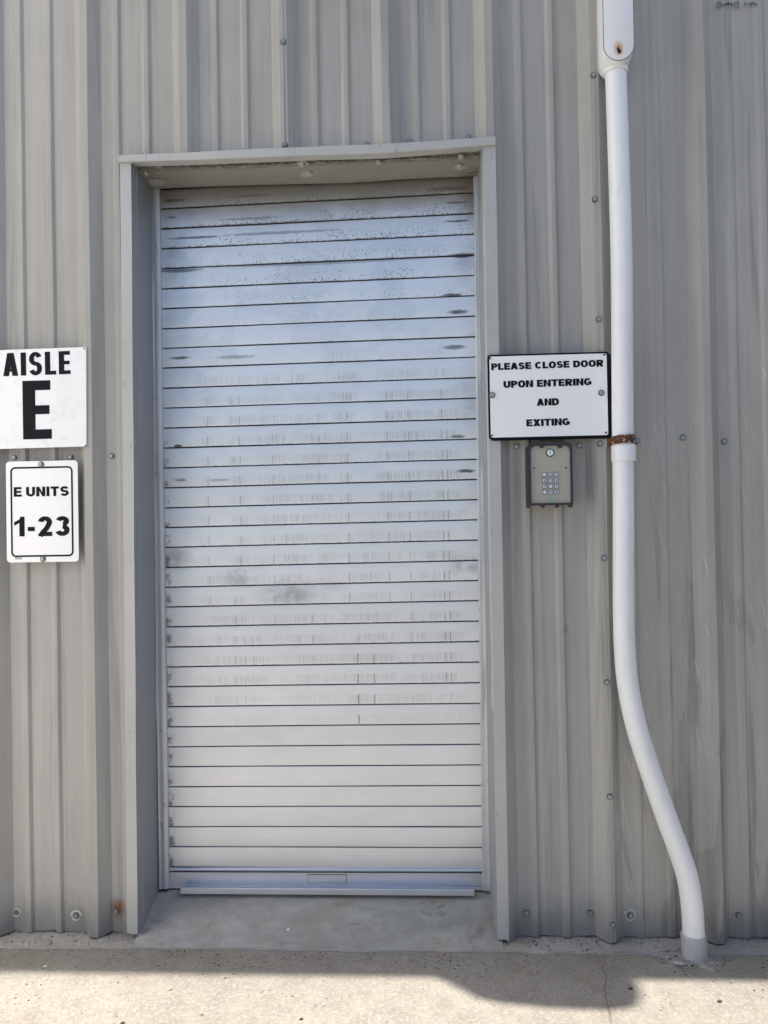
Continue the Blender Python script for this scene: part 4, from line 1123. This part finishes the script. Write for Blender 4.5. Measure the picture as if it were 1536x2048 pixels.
M_CHIP = plain('white_paint_chip', (.75, .75, .73), .6)
crumb('paint_chip', 90, 1932, .005, 'white chip on the shaded concrete near the unit sign wall', 'chip', M_CHIP, None, 8)
q = W(577, 1862, -.0)
bm = B(); pz = .026; bmesh.ops.create_icosphere(bm, subdivisions=1, radius=.006, matrix=Matrix.Translation((q.x, -.005, pz)) @ Matrix.Diagonal((1.1, .8, .6, 1)))
thing('paint_chip', bm, M_CHIP, 'white chip lying on the sloping door sill', 'chip', (q.x, -.005, pz-.004))

# ------------------------------------------------------------------ the light above, just out of the picture
LXC = .30+.8*3.08
wl = root('wall_light', 'boxy dark wall light fixed just under the eave', 'wall light', (LXC, 0, 3.0))
bm = B()
pl = [(-.21, -.034), (-.21, -.17), (-.17, -.20), (-.10, -.262), (-.04, -.283), (.10, -.287), (.165, -.275), (.19, -.245), (.20, -.19), (.20, -.034)]
lo_ = [bm.verts.new((LXC+a, b, 3.02)) for a, b in pl]; hi_ = [bm.verts.new((LXC+a*.92, b*.92-.003, 3.19)) for a, b in pl]
for k in range(len(pl)): bm.faces.new((lo_[k], lo_[(k+1) % len(pl)], hi_[(k+1) % len(pl)], hi_[k]))
bm.faces.new(lo_); bm.faces.new(hi_); obj('housing', bm, plain('bronze_housing', (.06, .05, .045), .5), wl)
bm = B(); box(bm, (LXC-.16, -.26, 3.005), (LXC+.15, -.08, 3.022)); obj('lens', bm, plain('frosted_lens', (.6, .6, .58), .3), wl)
bm = B(); box(bm, (LXC-.1, -.036, 3.05), (LXC+.1, .002, 3.16)); obj('back_plate', bm, plain('bronze_plate', (.06, .05, .045), .5), wl)
# ------------------------------------------------------------------ unseen wings added to bounce and block light
def light_wing(name, x0, x1, y0, y1, h, label, col):
    r = root(name, label, 'building', ((x0+x1)/2, (y0+y1)/2, 0))
    m = paint_mat(name+'_wall', col, .6, .2)
    def ribbed(p, q):
        n = max(2, int((Vector(q)-Vector(p)).length/.1016)); d = (Vector(q)-Vector(p))/n; nn = Vector((d.y, -d.x)).normalized(); L = []
        for i in range(n+1):
            o = nn*(.03 if i % 3 == 0 else 0); c = Vector(p)+d*i
            for e in (-.02, .02): L.append(c+o+d.normalized()*e)
        bm = B(); sheet(bm, [[(v.x, v.y, 0), (v.x, v.y, h)] for v in L]); obj('wall', bm, m, r)
    ribbed((x0, y1), (x0, y0)); ribbed((x0, y0), (x1, y0)); ribbed((x1, y0), (x1, y1)); ribbed((x1, y1), (x0, y1))
    bm = B(); box(bm, (x0-.1, y0-.1, h), (x1+.1, y1+.1, h+.12)); obj('roof', bm, m, r)

light_wing('added_white_wing', -4.9, -1.7, -1.4, -.16, 7, 'tall white wing added out of view to bounce light on the ribs', (.92, .90, .87))
light_wing('added_dark_wing', 3.8, 9, -9, -.3, 2.8, 'low dark brown wing added out of view to block light from the right', (.10, .09, .08))
